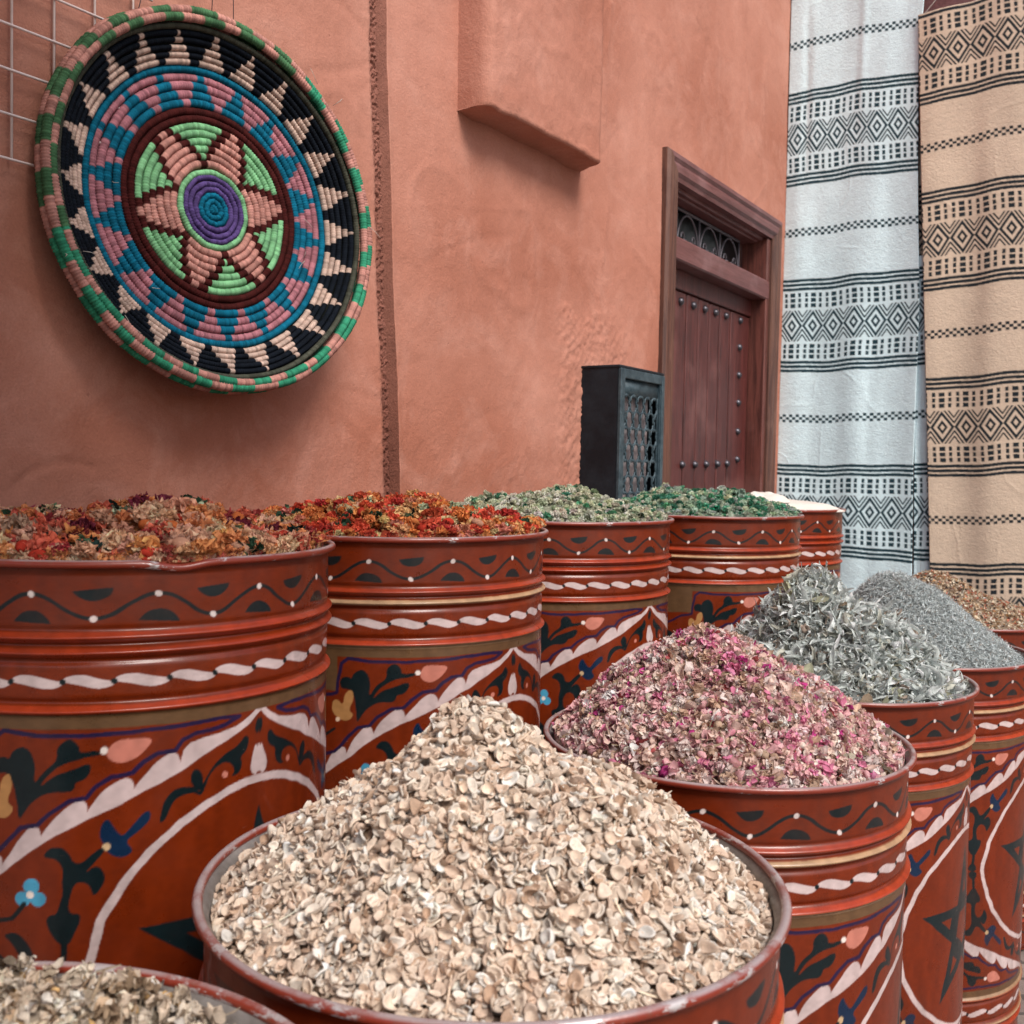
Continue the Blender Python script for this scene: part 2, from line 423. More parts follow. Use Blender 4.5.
# end wall closing the alley behind the rugs
b = MB(); b.box(4.905, 5.2, -.4, 4.2, -.1, 4.65)
o = b.build('end_wall', M_WALL, matrix=WMAT); tag(o, 'plain terracotta end wall hidden behind the hanging rugs', 'wall')

# ------------------------------------------------------------------ door
def make_door():
    root = tag(empty('wooden_door', tuple(W(4.1, 0))), 'reddish brown studded plank door in a moulded wooden frame', 'door')
    L, Rr, top = 3.462, 4.742, 2.546
    fw = .10
    # moulded frame: stepped profile swept round three sides
    prof = [(0, -.02), (0, .018), (.010, .030), (.028, .034), (.040, .026), (.052, .030), (.074, .030), (.086, .020), (fw, .016), (fw, -.10)]
    def sweep(mb, a, bb, side):
        V = []; F = []; k = len(prof)
        for q in (0, 1):
            for (u, p) in prof:
                if side == 'L': V.append((L + u, p, (top - u) if q else 0.25))
                elif side == 'R': V.append((Rr - u, p, (top - u) if q else 0.25))
                else: V.append(((L + u) if q == 0 else (Rr - u), p, top - u))
        for i in range(k - 1): F.append((i, i + 1, k + i + 1, k + i))
        mb.add(V, F)
    b = MB(); sweep(b, 0, 0, 'L'); sweep(b, 0, 0, 'R'); WL(b, 'door_jamb', M_JAMB, root)
    b = MB(); sweep(b, 0, 0, 'T'); WL(b, 'frame_head', M_WOODH, root)
    il, ir = L + fw, Rr - fw - .04                       # inside the jambs; the right reveal is deeper
    # right reveal block
    b = MB(); b.box(ir, Rr - fw - .001, -.12, .008, .25, top - fw - .002, .004); WL(b, 'jamb_lining', M_WOODV, root)
    # soffit rail set back
    b = MB(); b.box(il, ir - .002, -.12, -.038, 2.425, top - fw - .001, .004)
    b.box(il, ir - .002, -.10, -.015, 2.462 - .03, 2.462 + .004, .003); WL(b, 'lintel_rail', M_WOODH, root)
    # transom bar
    b = MB(); b.box(il + .001, ir + .036, -.09, .010, 2.165, 2.252, .006); WL(b, 'transom_bar', M_WOODH, root)
    # fanlight backing
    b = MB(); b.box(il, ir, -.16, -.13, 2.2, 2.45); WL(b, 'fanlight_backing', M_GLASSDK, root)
    # scrolled grille
    g = MB(); z0, z1, y = 2.252, 2.418, -.088; gl, gr = il, 4.49
    g.box(gl, gr, y - .005, y + .005, z1 - .010, z1); g.box(gl, gr, y - .005, y + .005, z0, z0 + .008)
    nA = 4; wA = (gr - gl) / nA
    for k in range(nA + 1):
        x = gl + k * wA; g.box(x - .004, x + .004, y - .004, y + .004, z0, z1)
    for k in range(nA):
        x0 = gl + k * wA; c = x0 + wA / 2; hh = z1 - z0 - .01
        g.tube([(c + (wA / 2 - .008) * math.cos(a), y, z0 + .01 + (hh - .015) * math.sin(a)) for a in np.linspace(0, math.pi, 22)], .0045, 6)
        for sg in (-1, 1):
            pts = []
            for q in np.linspace(0, 1, 26):
                ang = q * 2.6 * math.pi; rr = .040 * (1 - q * .78)
                pts.append((c + sg * (.052 + rr * math.cos(ang) * -1 * .75 + .0), y + .001, z0 + .052 + rr * math.sin(ang) * 1.1 * -1))
            pts = [(c + sg * (wA / 2 - .012), y, z0 + .005)] + pts
            g.tube(pts, .0038, 6)
    WL(g, 'grille', M_IRON, root, True)
    # leaf
    seams = [il - .03, 3.748, 3.878, 4.003, 4.122, 4.240, 4.366, ir]
    leaf = MB()
    for a, c in zip(seams[:-1], seams[1:]):
        leaf.box(a + .0055, c - .0055, -.11, -.070 + random.uniform(-.0012, .0012), .28, 2.085, .004)
    leaf.box(il, ir, -.115, -.082, .28, 2.162)
    leaf.box(il, ir, -.110, -.060, 2.088, 2.165, .003)
    lo = WL(leaf, 'door_leaf', M_LEAF, root)
    spots = [(3.812, 2.045), (3.940, 2.047), (4.062, 2.049), (4.182, 2.051), (4.303, 2.053), (4.478, 2.056)]
    spots += [(4.478 + .002 * k, z) for k, z in enumerate((1.935, 1.81, 1.685, 1.555, 1.428))]
    spots += [(3.866, 1.396), (3.997, 1.398), (4.120, 1.401), (4.250, 1.404), (4.362, 1.407)]
    for (t, z) in spots:
        s = MB(); s.dome((0, 0, 0), .0165, .016, 'y', 12, 4); s.dome((0, -.0035, 0), .021, .004, 'y', 12, 2)
        o = s.build('stud', M_STUD, lo, True); o.location = (t, -.0695, z)
    # hinge side pale scrape on the jamb edge is in the material
make_door()

# ------------------------------------------------------------------ iron cabinet with lattice front
def make_cabinet():
    root = tag(empty('metal_cabinet', tuple(W(3.05, 1.2))), 'black painted iron meter cabinet with ornate lattice front on the wall beside the door', 'cabinet')
    a, c, p, z0, z1 = 2.884, 3.212, .137, 1.12, 1.694
    t = NT('chipped_black_paint')
    chip = t.ramp(t.noise(34, 6, .75, stretch=(1, 1, .35)), [(.70, 0), (.72, 1)])
    cc = t.mix(t.ramp(t.noise(8, 6, .7), [(.4, 0), (.75, 1)]), (.005, .008, .012), (.016, .024, .032))
    cc = t.mix(chip, cc, (.42, .22, .17))
    mk = t.set(Base_Color=cc, Roughness=.5, Specular_IOR_Level=.25, Normal=t.bump(t.noise(50, 5), .35, .003))
    t = NT('grey_green_iron_paint')
    cc = t.mix(t.ramp(t.noise(30, 6, .75), [(.4, 0), (.7, 1)]), (.022, .045, .058), (.075, .115, .135))
    mf = t.set(Base_Color=cc, Roughness=.5, Metallic=.2, Normal=t.bump(t.noise(80, 5), .4, .002))
    t = NT('dusty_sheet_metal')
    cc = t.ramp(t.noise(11, 6, .7, stretch=(1, 1, .6)), [(.3, (.06, .06, .065)), (.5, (.22, .20, .21)), (.7, (.38, .31, .31))])
    mb_ = t.set(Base_Color=cc, Roughness=.5, Metallic=.3)
    b = MB(); b.box(a, a + .006, -.01, p - .004, z0, z1 - .003); b.box(c - .006, c, -.01, p - .004, z0, z1 - .003)
    b.box(a - .003, c + .003, -.01, p + .004, z1 - .003, z1 + .006, .002); b.box(a + .006, c - .006, -.01, p - .004, z0, z0 + .008)
    WL(b, 'case', mk, root)
    b = MB(); w = .030
    b.box(a + .001, a + w, p - .004, p + .008, z0, z1 - .004, .002); b.box(c - w * .7, c - .001, p - .004, p + .008, z0, z1 - .004, .002)
    b.box(a + w, c - w * .7, p - .004, p + .0075, z1 - w - .004, z1 - .004, .002); b.box(a + w, c - w * .7, p - .004, p + .0075, z0, z0 + w, .002)
    b.box(a + w, a + w + .008, p - .012, p + .003, z0 + w, z1 - w - .004); b.box(c - w * .7 - .008, c - w * .7, p - .012, p + .003, z0 + w, z1 - w - .004)
    WL(b, 'door_frame', mf, root)
    b = MB(); b.box(a + w, c - w * .7 - .045, p - .030, p - .024, z0 + w, z1 - w); WL(b, 'back_plate', mb_, root)
    # lattice: rows of linked ogee loops
    g = MB(); x0, x1 = a + w + .008, c - w * .7 - .008; zt = z1 - w - .055; nx = 5; dx = (x1 - x0) / nx; dz = .052
    g.box(x0, x1, p - .010, p - .005, zt, zt + .050)
    k = 0; z = zt
    while z > z0 + w:
        off = (k % 2) * .5
        for i in range(-1, nx + 1):
            cx = x0 + (i + .5 + off) * dx
            pts = []
            for q in np.linspace(0, 2 * math.pi, 17):
                rx = dx * .5; rz = dz * .56
                pts.append((cx + rx * math.sin(q) * (1 - .18 * abs(math.cos(2 * q))), z - dz / 2 + rz * math.cos(q)))
            pts = [(min(max(x, x0), x1), y) for x, y in pts]
            g.tube([(x, p - .006, y) for x, y in pts], .0034, 5)
            if x0 < cx < x1 and k % 2 == 0: g.dome((cx, p - .006, z), .007, .004, 'y', 8, 2)
        z -= dz; k += 1
    WL(g, 'lattice', mf, root, True)
    b = MB(); b.tube([W_local(c + .004, .02, 1.34), W_local(c + .03, .03, 1.345), W_local(c + .055, .028, 1.325), W_local(c + .07, .012, 1.25), W_local(c + .072, .012, 1.1)], .0045, 8)
    WL(b, 'cable', M_IRON, root, True)
def W_local(t, p, z): return (t, p, z)
make_cabinet()

# ------------------------------------------------------------------ wire display grid
def make_grid():
    root = tag(empty('wire_grid', tuple(W(.8, 1.9))), 'white coated wire display grid hung on the wall behind the woven tray', 'grid')
    b = MB()
    for k in range(-5, 4):
        t = .964 + .0755 * k + .0015 * math.sin(k * 5); b.tube([(t, .012, 1.848), (t + .002, .011, 2.4), (t, .012, 3.3)], .0022, 6)
    for k in range(0, 21):
        z = 1.850 + .0705 * k; b.tube([(.55, .0158, z + .002), (.9, .016, z - .001), (1.23, .0158, z)], .0022, 6)
    WL(b, 'grid_wires', M_WIRE, root, True)
    for t in (.60, 1.17):
        b = MB(); b.tube([(t, -.005, 3.18), (t, .030, 3.18), (t, .032, 3.2)], .004, 6)
        WL(b, 'wall_hook', M_IRON, root, True)
make_grid()

# ------------------------------------------------------------------ woven tray
def make_basket():
    al, be, RR = .138, -.062, .346
    nr = -N_; e1 = D_ * math.cos(al) + nr * math.sin(al); nn = nr * math.cos(al) - D_ * math.sin(al)
    e2 = np.array([0, 0, 1]) * math.cos(be) + nn * math.sin(be); ax = nn * math.cos(be) - np.array([0, 0, 1]) * math.sin(be)
    C = W(1.336, 1.851, .10)
    root = tag(empty('woven_tray'), 'large round coiled woven tray with a six petal star hung on the terracotta wall', 'basket')
    M = Matrix(((e1[0], e2[0], ax[0], C[0]), (e1[1], e2[1], ax[1], C[1]), (e1[2], e2[2], ax[2], C[2]), (0, 0, 0, 1)))
    root.matrix_world = M
    TEAL = (.004, .135, .225); PUR = (.105, .065, .21); GRN = (.22, .50, .25); DRK = (.060, .010, .009); PK = (.54, .26, .215)
    MAU = (.42, .17, .20); BLK = (.006, .009, .015); TAN = (.62, .45, .37); OLV = (.075, .078, .058); MINT = (.045, .30, .17); OLG = (.07, .17, .08)
    # coil radii (fraction of RR) and depth behind rim plane
    rings = []                                  # (centre radius, depth, half width)
    rr = [0.012, .045, .078, .110, .142, .175, .203] + list(np.linspace(.245, .445, 6)) + [.485, .525] + list(np.linspace(.565, .700, 4)) + [.738] + list(np.linspace(.775, .895, 5)) + [.925]
    rr = np.array(rr)
    half = np.gradient(rr) / 2
    def depth(r): return .050 - .046 * max(0, (r - .70) / .25) ** 1.3 if r > .70 else .050
    def colour(i, th, rng):
        a = th
        if i <= 2: return TEAL
        if i <= 5: return PUR if i < 6 and i > 2 and i != 5 else PUR
        if i == 6: return GRN
        if 7 <= i <= 12:
            q = (a - R(13) + R(30)) % R(60) - R(30)          # angle from petal axis
            k = i - 7                                        # 0..5
            hp = R([24.5, 20, 15.5, 11, 6.5, 2.6][k]); hg = R([-1, 2.0, 6.5, 11.5, 16, 20.5][k])
            if abs(q) < hp: return PK
            if R(30) - abs(q) < hg: return GRN
            return DRK
        if i in (13, 14): return DRK
        if 15 <= i <= 18:
            q = (a + R(4)) % R(20) - R(10); k = i - 15
            return MAU if abs(q) < R([1.9, 4.1, 6.3, 8.2][k]) else TEAL
        if i == 19: return TEAL
        if 20 <= i <= 24:
            q = (a + R(6)) % R(15) - R(7.5); k = i - 20
            return TAN if abs(q) < R([5.4, 4.3, 2.9, 1.5, .7][k]) else BLK
        return OLV
    V = []; F = []; Cc = []; base = 0
    rng = np.random.default_rng(5)
    def torus(rad, z, hw, hz, ncol, prof_n=8, stitch=.0052, irregular=.0008, full=False):
        nonlocal base
        ns = max(10, int(2 * math.pi * rad / stitch)); sub = 3
        n = ns * sub
        th = np.arange(n) / n * 2 * math.pi
        sid = np.arange(n) // sub
        cols = np.array([ncol(2 * math.pi * (s + .5) / ns) for s in range(ns)])
        cols = cols * rng.uniform(.68, 1.22, (ns, 1)) * (1 + .12 * vnoise(ns, 1, max(2, ns // 9), 1, rng))
        pu = .80 + .20 * np.array([0, 1, 1])[np.arange(n) % sub] + np.repeat(rng.uniform(-.05, .05, ns), sub)
        ph = np.linspace(0, 2 * math.pi, prof_n, endpoint=False) if full else np.linspace(-.15 * math.pi, 1.15 * math.pi, prof_n)
        wob = irregular * np.sin(th * 3 + rng.uniform(0, 6)) + irregular * .7 * np.sin(th * 11 + rng.uniform(0, 6))
        r_ = rad + wob[:, None] + hw * np.cos(ph)[None] * pu[:, None]
        z_ = z + hz * np.sin(ph)[None] * pu[:, None]
        X = np.stack([r_ * np.cos(th)[:, None], r_ * np.sin(th)[:, None], z_ + 0 * r_], -1)
        fc = grid_faces(n, prof_n, wrap_v=full)
        last = np.arange(prof_n if full else prof_n - 1); l2 = (last + 1) % prof_n
        fc2 = np.stack([(n - 1) * prof_n + last, (n - 1) * prof_n + l2, l2, last], -1)
        V.append(X.reshape(-1, 3)); F.append(np.concatenate([fc, fc2]) + base); Cc.append(np.repeat(cols[sid], prof_n, 0)); base += n * prof_n
    for i, (r_, h) in enumerate(zip(rr, half)):
        torus(r_ * RR, -depth(r_), h * RR * 1.08, .0075, lambda a, i=i: colour(i, a, rng))
    me = mesh_np('coiled_bowl', np.concatenate(V), np.concatenate(F), np.concatenate(Cc))
    mt = mat_attr('wool_raffia', .9, (900, .8, .0012), .12, var=(500, .45))
    link('coiled_bowl', me, mt, root)
    V, F, Cc, base = [], [], [], 0
    seg = rng.uniform(0, 1, 200)
    def rimcol(off, nseg):
        edges = np.cumsum(rng.uniform(.75, 1.25, nseg)); edges = edges / edges[-1] * 2 * math.pi
        def f(a):
            k = int(np.searchsorted(edges, (a + off) % (2 * math.pi)))
            if k % 2 == 0: return PK
            return MINT if (math.cos(a + .9) > -.35) else OLG
        return f
    torus(.958 * RR, .004, .0080, .0085, rimcol(.1, 50), 10, .0055, .0012, True)
    torus(.990 * RR, .001, .0088, .0105, rimcol(.05, 48), 10, .0055, .0014, True)
    torus(.998 * RR, -.017, .0085, .010, rimcol(.0, 46), 10, .0055, .0014, True)
    torus(.975 * RR, -.031, .0075, .008, rimcol(.2, 40), 8, .006, .0012, True)
    me = mesh_np('tray_rim', np.concatenate(V), np.concatenate(F), np.concatenate(Cc))
    link('tray_rim', me, mt, root)
    # back shell so that the tray has an outside
    V, F, Cc, base = [], [], [], 0
    for k in range(9):
        f = k / 8; torus((.70 + .27 * f) * RR, -.064 + .030 * f ** 1.4, .010, .009, lambda a: OLV, 6, .008, .001, True)
    me = mesh_np('tray_back', np.concatenate(V), np.concatenate(F), np.concatenate(Cc)); link('tray_back', me, mt, root)
    for k in range(12):
        b = MB()
        a = rng.uniform(0, 6.28); r0 = RR * rng.choice([.98, 1.02, .93, .6]); L = rng.uniform(.012, .032)
        p0 = np.array([r0 * math.cos(a), r0 * math.sin(a), .012 if r0 > .3 else -.04]); dr = rng.normal(0, 1, 3); dr[2] = abs(dr[2]) * .4; dr /= np.linalg.norm(dr)
        q = rng.normal(0, .005, 3)
        b.tube([p0, p0 + dr * L * .5 + q, p0 + dr * L + 2 * q * [1, 1, .2]], .0006, 4)
        b.build('loose_fibre', M_THREAD, root, True)
    # suspension wires up to a hook in the wall
    w = MB(); top = W(1.40, 2.95, .03)
    tl = M.inverted() @ Vector(top)
    for a in (84, 92, 118):
        w.tube([(RR * math.cos(R(a)), RR * math.sin(R(a)), -.02), tuple(tl)], .0009, 5)
    w.build('hanging_wire', M_IRON, root, True)
make_basket()

# ------------------------------------------------------------------ rugs
def cloth_colour(X, Y, base, ink, period, off, dia, rng):
    """X across, Y up (metres): woven bands.  returns rgb"""
    c = np.zeros(X.shape + (3,)) + np.array(base)
    v = (Y - off) % period - period / 2           # 0 = centre of figured band
    x = (X / dia + .5) % 1 - .5                   # -.5..5 in a diamond period
    H = .215
    s = (H - v) / (2 * H)                         # 0 top .. 1 bottom
    inkm = np.zeros(X.shape, bool)
    for q in (.006, .053, .100, .900, .947, .994): inkm |= np.abs(s - q) < .0155
    dots = np.zeros(X.shape, bool)
    for q in (.165, .222, .279, .722, .779, .836): dots |= np.abs(s - q) < .0215
    colm = (np.abs(x) < .12) | (np.abs(np.abs(x) - .333) < .068)
    inkm |= dots & colm
    y = (s - .5) / .165
    band = np.abs(y) < 1.03
    dd = np.abs(x) / .5 + np.abs(y)
    inkm |= band & (((dd > .74) & (dd < 1.01)) | ((dd > .20) & (dd < .45)))
    inkm |= band & (dd > 1.16) & (dd < 1.34) & (np.abs(y) > .22)
    inkm |= band & (dd > 1.50) & (dd < 1.66) & (np.abs(y) > .55)
    # chequered rows half way between bands
    w = (Y - off + period / 2) % period - period / 2
    row = np.floor(w / .0125 + 1.5)
    blk = np.floor(X / .0150)
    inkm |= (np.abs(w) < .01875) & (((blk + row) % 2) == 0) & ~((row != 1) & ((blk % 6) == 0) & False)
    c[inkm] = ink
    return c, inkm
def make_rug(name, label, s0, z0, wid, length, skew, base, ink, period, off, dia, t_plane, rng_seed, mat, xoff=0.0, folds=(), parent=None, nx=None, edge=None):
    rng = np.random.default_rng(rng_seed)
    st = .0032
    nx = int(wid / st); ny = int(length / st)
    X = np.linspace(0, wid, nx); Yd = np.linspace(0, length, ny)
    xx, yy = np.meshgrid(X, Yd, indexing='ij')
    acc = 0
    for dx in (-.25, .25):
        for dy in (-.25, .25):
            wv = .0020 * np.sin(xx * 31 + 1) + .003 * np.sin(xx * 13) + .012 * (xx / wid - .45) ** 2 * np.cos(yy * 1.3) - .006 * np.sin(yy * 2.3) * np.sin(xx * 7)
            c, m = cloth_colour(xx + xoff + dx * st + .001 * np.sin(yy * 40), (z0 - yy) + wv + dy * st, base, ink, period, off, dia, rng)
            acc = acc + c
    acc = acc / 4
    acc *= (1 + .05 * vnoise(nx, ny, nx // 5, ny // 3, rng) + .05 * vnoise(nx, ny, 5, 22, rng))[..., None]
    # drape
    P = .006 * vnoise(nx, ny, 4, 3, rng) + .0025 * vnoise(nx, ny, 9, 5, rng) + .0008 * vnoise(nx, ny, 9, 40, rng)
    r1 = vnoise(nx, ny, 5, 16, rng); P += .0009 * np.exp(-(r1 / .06) ** 2) * np.clip(vnoise(nx, ny, 4, 9, rng) * 3, 0, 1)
    for (fx, amp, w_, ya, yb) in folds:
        P += amp * np.exp(-((xx - fx - .02 * np.sin(yy * 2)) / w_) ** 2) * (1 / (1 + np.exp((ya - yy) * 14))) * (1 / (1 + np.exp((yy - yb) * 14)))
    P += .0006 * rng.uniform(-1, 1, xx.shape)
    ew = .5 if edge is None else edge
    sx = xx.copy()
    if edge is not None:                       # right edge follows a profile (z -> width)
        zs = np.array([e[0] for e in edge]); ws = np.array([e[1] for e in edge])
        o_ = np.argsort(zs); wz = np.interp(z0 - yy, zs[o_], ws[o_]); sx = xx / wid * wz
    ca, sa = math.cos(skew), math.sin(skew)
    S = s0 + sx * ca + yy * sa; Z = z0 - yy * ca + sx * sa
    P += .004 * np.sin(S * 21)
    t = t_plane - P
    V = t[..., None] * D_ + (WALL - S)[..., None] * N_ + np.stack([0 * Z, 0 * Z, Z], -1)
    me = mesh_np(name, V, grid_faces(nx, ny), acc.reshape(-1, 3))
    o = link(name, me, mat, parent)
    m = o.modifiers.new('thickness', 'SOLIDIFY'); m.thickness = .004; m.offset = 0; m.use_rim = True
    if label: tag(o, label, 'rug', 'striped rugs hanging on the end wall')
    return o
def mat_cloth(name):
    t = NT(name); c = t.attr()
    c = t.mix(.3, c, t.ramp(t.noise(420, 3, .7), [(.2, .6), (.8, 1)]), 'MULTIPLY')
    nb = t.bump(t.noise(330, 4, .7), .6, .002); nb = t.bump(t.noise(60, 5, .65, stretch=(1, 1, 2.2)), .35, .004, nb)
    return t.set(Base_Color=c, Roughness=.92, Normal=nb, Specular_IOR_Level=.15, Sheen_Weight=.2)
M_CLOTH = mat_cloth('woven_wool')
TP = 4.852
WHITE = (.74, .92, .96); INKB = (.012, .045, .06); BEIGE = (.70, .555, .42); INKD = (.014, .022, .028)
wr = make_rug('hanging_rug', 'pale white rug with dark teal diamond bands, hanging nearest the door', .003, 3.86, .60, 3.06, 0, WHITE, INKB, .877, 1.635, .0925, TP, 21, M_CLOTH,
              xoff=-.049, folds=((.07, -.005, .02, .3, 1.1), (.33, .005, .02, .2, .8), (.42, -.004, .03, 1.8, 2.9)),
              edge=[(3.9, .60), (3.47, .597), (3.2, .583), (2.6, .602), (2.15, .624), (1.4, .622), (.8, .635)])
br = make_rug('hanging_rug', 'sand coloured rug with black diamond bands, hanging right of the white one', .580, 3.405, .95, 2.9, R(3.1), BEIGE, INKD, .8205, 1.993, .098, TP - .012, 22, M_CLOTH,
              xoff=.035, folds=((.25, .005, .05, .4, 2.6), (.55, -.006, .05, .2, 2.6)))
make_rug('rug_fold', None, .600, 2.35, .105, 1.60, R(1.6), WHITE, INKB, .877, 1.635 + .012, .0925, TP + .012, 23, M_CLOTH, parent=wr)
make_rug('rug_fold', None, .596, 2.9, .075, 2.2, R(1.6), BEIGE, INKD, .8205, 1.99 + .05, .098, TP + .026, 24, M_CLOTH, parent=br)
# wooden rail the rugs hang from
b = MB(); b.box(TP + .030, TP + .052, .45, 1.9, 3.36, 3.50, .004)
o = b.build('wooden_rail', M_WOODH, matrix=WMAT); tag(o, 'dark brown wooden rail at the top edge behind the sand rug', 'rail')
b = MB(); b.tube([(TP - .004, .600, 3.405), (TP + .006, .625, 3.44), (TP + .024, .66, 3.49)], .0014, 5)
o = b.build('corner_cord', M_THREAD, br); o.matrix_world = WMAT

# ------------------------------------------------------------------ painted drums
DH = .975; RB = .2835
RED = np.array((.150, .0180, .0025)); NAVY = np.array((.017, .009, .042)); DGR = np.array((.004, .011, .013)); PINKW = np.array((.54, .43, .415))
BUD = np.array((.50, .18, .13)); GOLD = np.array((.115, .060, .027)); CREAM = np.array((.40, .25, .14)); ORG = np.array((.36, .042, .012)); BIRD = np.array((.40, .20, .07)); BLUE = np.array((.06, .29, .44)); DBLUE = np.array((.004, .018, .048))
QX, QH = 1080, 1170                     # quarter raster: x 0..90 deg from the arch tip, h 0..48.75 cm
def quarter():
    img = np.zeros((QX, QH, 3)) + RED
    gx = (np.arange(QX) + .5) / QX * 90; gh = (np.arange(QH) + .5) / QH * 48.75
    GX, GH = np.meshgrid(gx, gh, indexing='ij')
    def poly(pts, c):
        P = np.array([(abs(x), h) for x, h in pts], float)
        # round the outline (one Chaikin pass)
        for _ in range(2):
            Q = np.roll(P, -1, 0); P = np.stack([P * .75 + Q * .25, P * .25 + Q * .75], 1).reshape(-1, 2)
        x0, x1 = P[:, 0].min(), P[:, 0].max(); h0, h1 = P[:, 1].min(), P[:, 1].max()
        i0, i1 = np.searchsorted(gx, x0), np.searchsorted(gx, x1); j0, j1 = np.searchsorted(gh, h0), np.searchsorted(gh, h1)
        if i1 <= i0 or j1 <= j0: return
        X = GX[i0:i1, j0:j1]; Hh = GH[i0:i1, j0:j1]; ins = np.zeros(X.shape, bool)
        for (xa, ha), (xb, hb) in zip(P, np.roll(P, -1, 0)):
            if ha == hb: continue
            ins ^= ((ha > Hh) != (hb > Hh)) & (X < (xb - xa) * (Hh - ha) / (hb - ha) + xa)
        img[i0:i1, j0:j1][ins] = c
    def stroke(pts, w, c):
        P = np.array([(abs(x), h) for x, h in pts], float)
        for k in range(len(P) - 1):
            a, b_ = P[k], P[k + 1]
            ww = w if not isinstance(w, (list, tuple)) else w[0] + (w[1] - w[0]) * k / max(1, len(P) - 2)
            i0 = max(0, int((min(a[0], b_[0]) - 4) / 90 * QX)); i1 = min(QX, int((max(a[0], b_[0]) + 4) / 90 * QX) + 1)
            X = (GX[i0:i1] - a[0]) / 2; Hh = GH[i0:i1] - a[1]; dx, dh = (b_[0] - a[0]) / 2, b_[1] - a[1]
            L2 = dx * dx + dh * dh + 1e-9; u = np.clip((X * dx + Hh * dh) / L2, 0, 1)
            img[i0:i1][np.hypot(X - u * dx, Hh - u * dh) < ww] = c
    def dot(x, h, r, c, asp=1.0):
        i0 = max(0, int((abs(x) - 6) / 90 * QX)); i1 = min(QX, int((abs(x) + 6) / 90 * QX))
        img[i0:i1][np.hypot((GX[i0:i1] - abs(x)) / 2 / asp, GH[i0:i1] - h) < r] = c
    # gold wash above the stepped corner
    m = (GX > 65.5) & (GH < 25.0) & (GH > 19.2); img[m] = GOLD
    bx = [0, 3, 7, 11, 16, 20, 25, 32, 42, 50, 56, 63, 67, 75, 83, 90]; bh = [19.5, 20.8, 21.9, 22.8, 23.9, 24.9, 26.0, 27.7, 29.8, 31.8, 33.8, 36.6, 38.0, 41.0, 44.6, 47.9]
    HB = np.interp(GX, bx, bh)
    nt = [(0, 18.6), (3.2, 19.8), (7.1, 20.9), (11, 21.3), (15.6, 21.6), (19.5, 22.1), (21.2, 22.9), (22.2, 24.4)]
    up = np.interp(gx, [a for a, _ in nt], [b_ for _, b_ in nt]); hb1 = np.interp(gx, bx, bh)
    notch = [22.2, 32.2, 42.8, 53.0, 62.0, 70.0, 77.5, 84.5, 91]
    for a, c in zip(notch[:-1], notch[1:]):
        s = np.clip((gx - a) / (c - a), 0, 1); thick = .9 + 2.0 * np.sin(math.pi * s ** .62) ** .75
        if a > 60: thick *= .95
        up = np.where((gx >= a) & (gx < c), hb1 - thick, up)
    UP = up[:, None]
    m = (GH > UP) & (GH < HB); img[m] = PINKW
    # navy outlines
    stroke([(6.5, 19.7), (10, 20.5), (14, 20.8), (18.5, 21.0), (21.4, 21.6), (23.3, 22.8), (27.2, 22.9), (30.2, 23.7), (32.6, 24.9), (37.2, 25.1), (41, 26.3), (43.3, 27.5), (47.2, 27.7), (51.6, 29.1), (54, 30.5), (58.1, 30.9), (62.9, 33.4), (66, 35.1), (70, 35.6), (74, 38.2), (79, 39.4), (84, 42.3), (90, 44)], .26, NAVY)
    stroke([(6.5, 19.7), (12, 19.5), (22, 19.7), (33, 19.95), (44, 20.1), (54, 20.0), (58.5, 19.7), (62, 19.5), (64, 20.4), (65, 22.5), (65.2, 25.2), (67, 25.6), (71, 25.9), (76, 27.2), (83, 29.0), (90, 29.8)], .26, NAVY)
    # inner round white line
    out = [(0, 27.75), (5, 27.9), (9.6, 28.4), (15.5, 29.5), (22.3, 31.3), (29.6, 34.1), (36, 37.8), (40.6, 41.7), (43.8, 46.5), (44.5, 48.75)]
    stroke([(x * .975, h + .5) for x, h in out], .52, PINKW)
    # drop and seed above it
    poly([(-.6, 23.3), (.2, 26.9), (-.9, 27.8), (2.4, 27.4), (2.9, 26.3), (1.9, 24.9)], PINKW); dot(0.2, 26.6, .78, PINKW); poly([(0, 23.2), (0, 26.8), (1.3, 26.8), (.8, 24.8)], PINKW)
    poly([(0, 20.3), (0, 22.6), (1.0, 22.3), (1.3, 21.4), (.7, 20.5)], DGR)
    poly([(-4.3, 22.1), (-6.0, 23.4), (-9.7, 24.1), (-13.6, 25.3), (-16.0, 27.1), (-16.9, 28.4), (-18.3, 27.4), (-22.4, 27.2), (-25.0, 28.2), (-26.3, 29.9), (-26.9, 31.2), (-25.6, 31.1), (-24.1, 29.6), (-22.4, 28.4), (-18.8, 28.0), (-16.5, 28.9), (-15.5, 27.6), (-14.6, 26.3), (-11.7, 25.2), (-8.6, 25.3), (-7.5, 26.6), (-9.1, 27.2), (-6.4, 27.1), (-5.4, 25.9), (-5.9, 24.9), (-3.7, 24.4), (-2.9, 23.0)], DGR)
    poly([(-18.4, 25.1), (-19.8, 26.4), (-18.3, 27.8), (-16.2, 28.2), (-16.2, 26.0)], DGR)
    dot(10.6, 26.75, .42, BUD)
    # bud on its stem
    poly([(-38, 22.1), (-36.4, 20.8), (-33.3, 20.75), (-27.8, 20.9), (-30.2, 22.5), (-32.5, 23.4), (-35.3, 23.6), (-37.6, 23.0)], BUD)
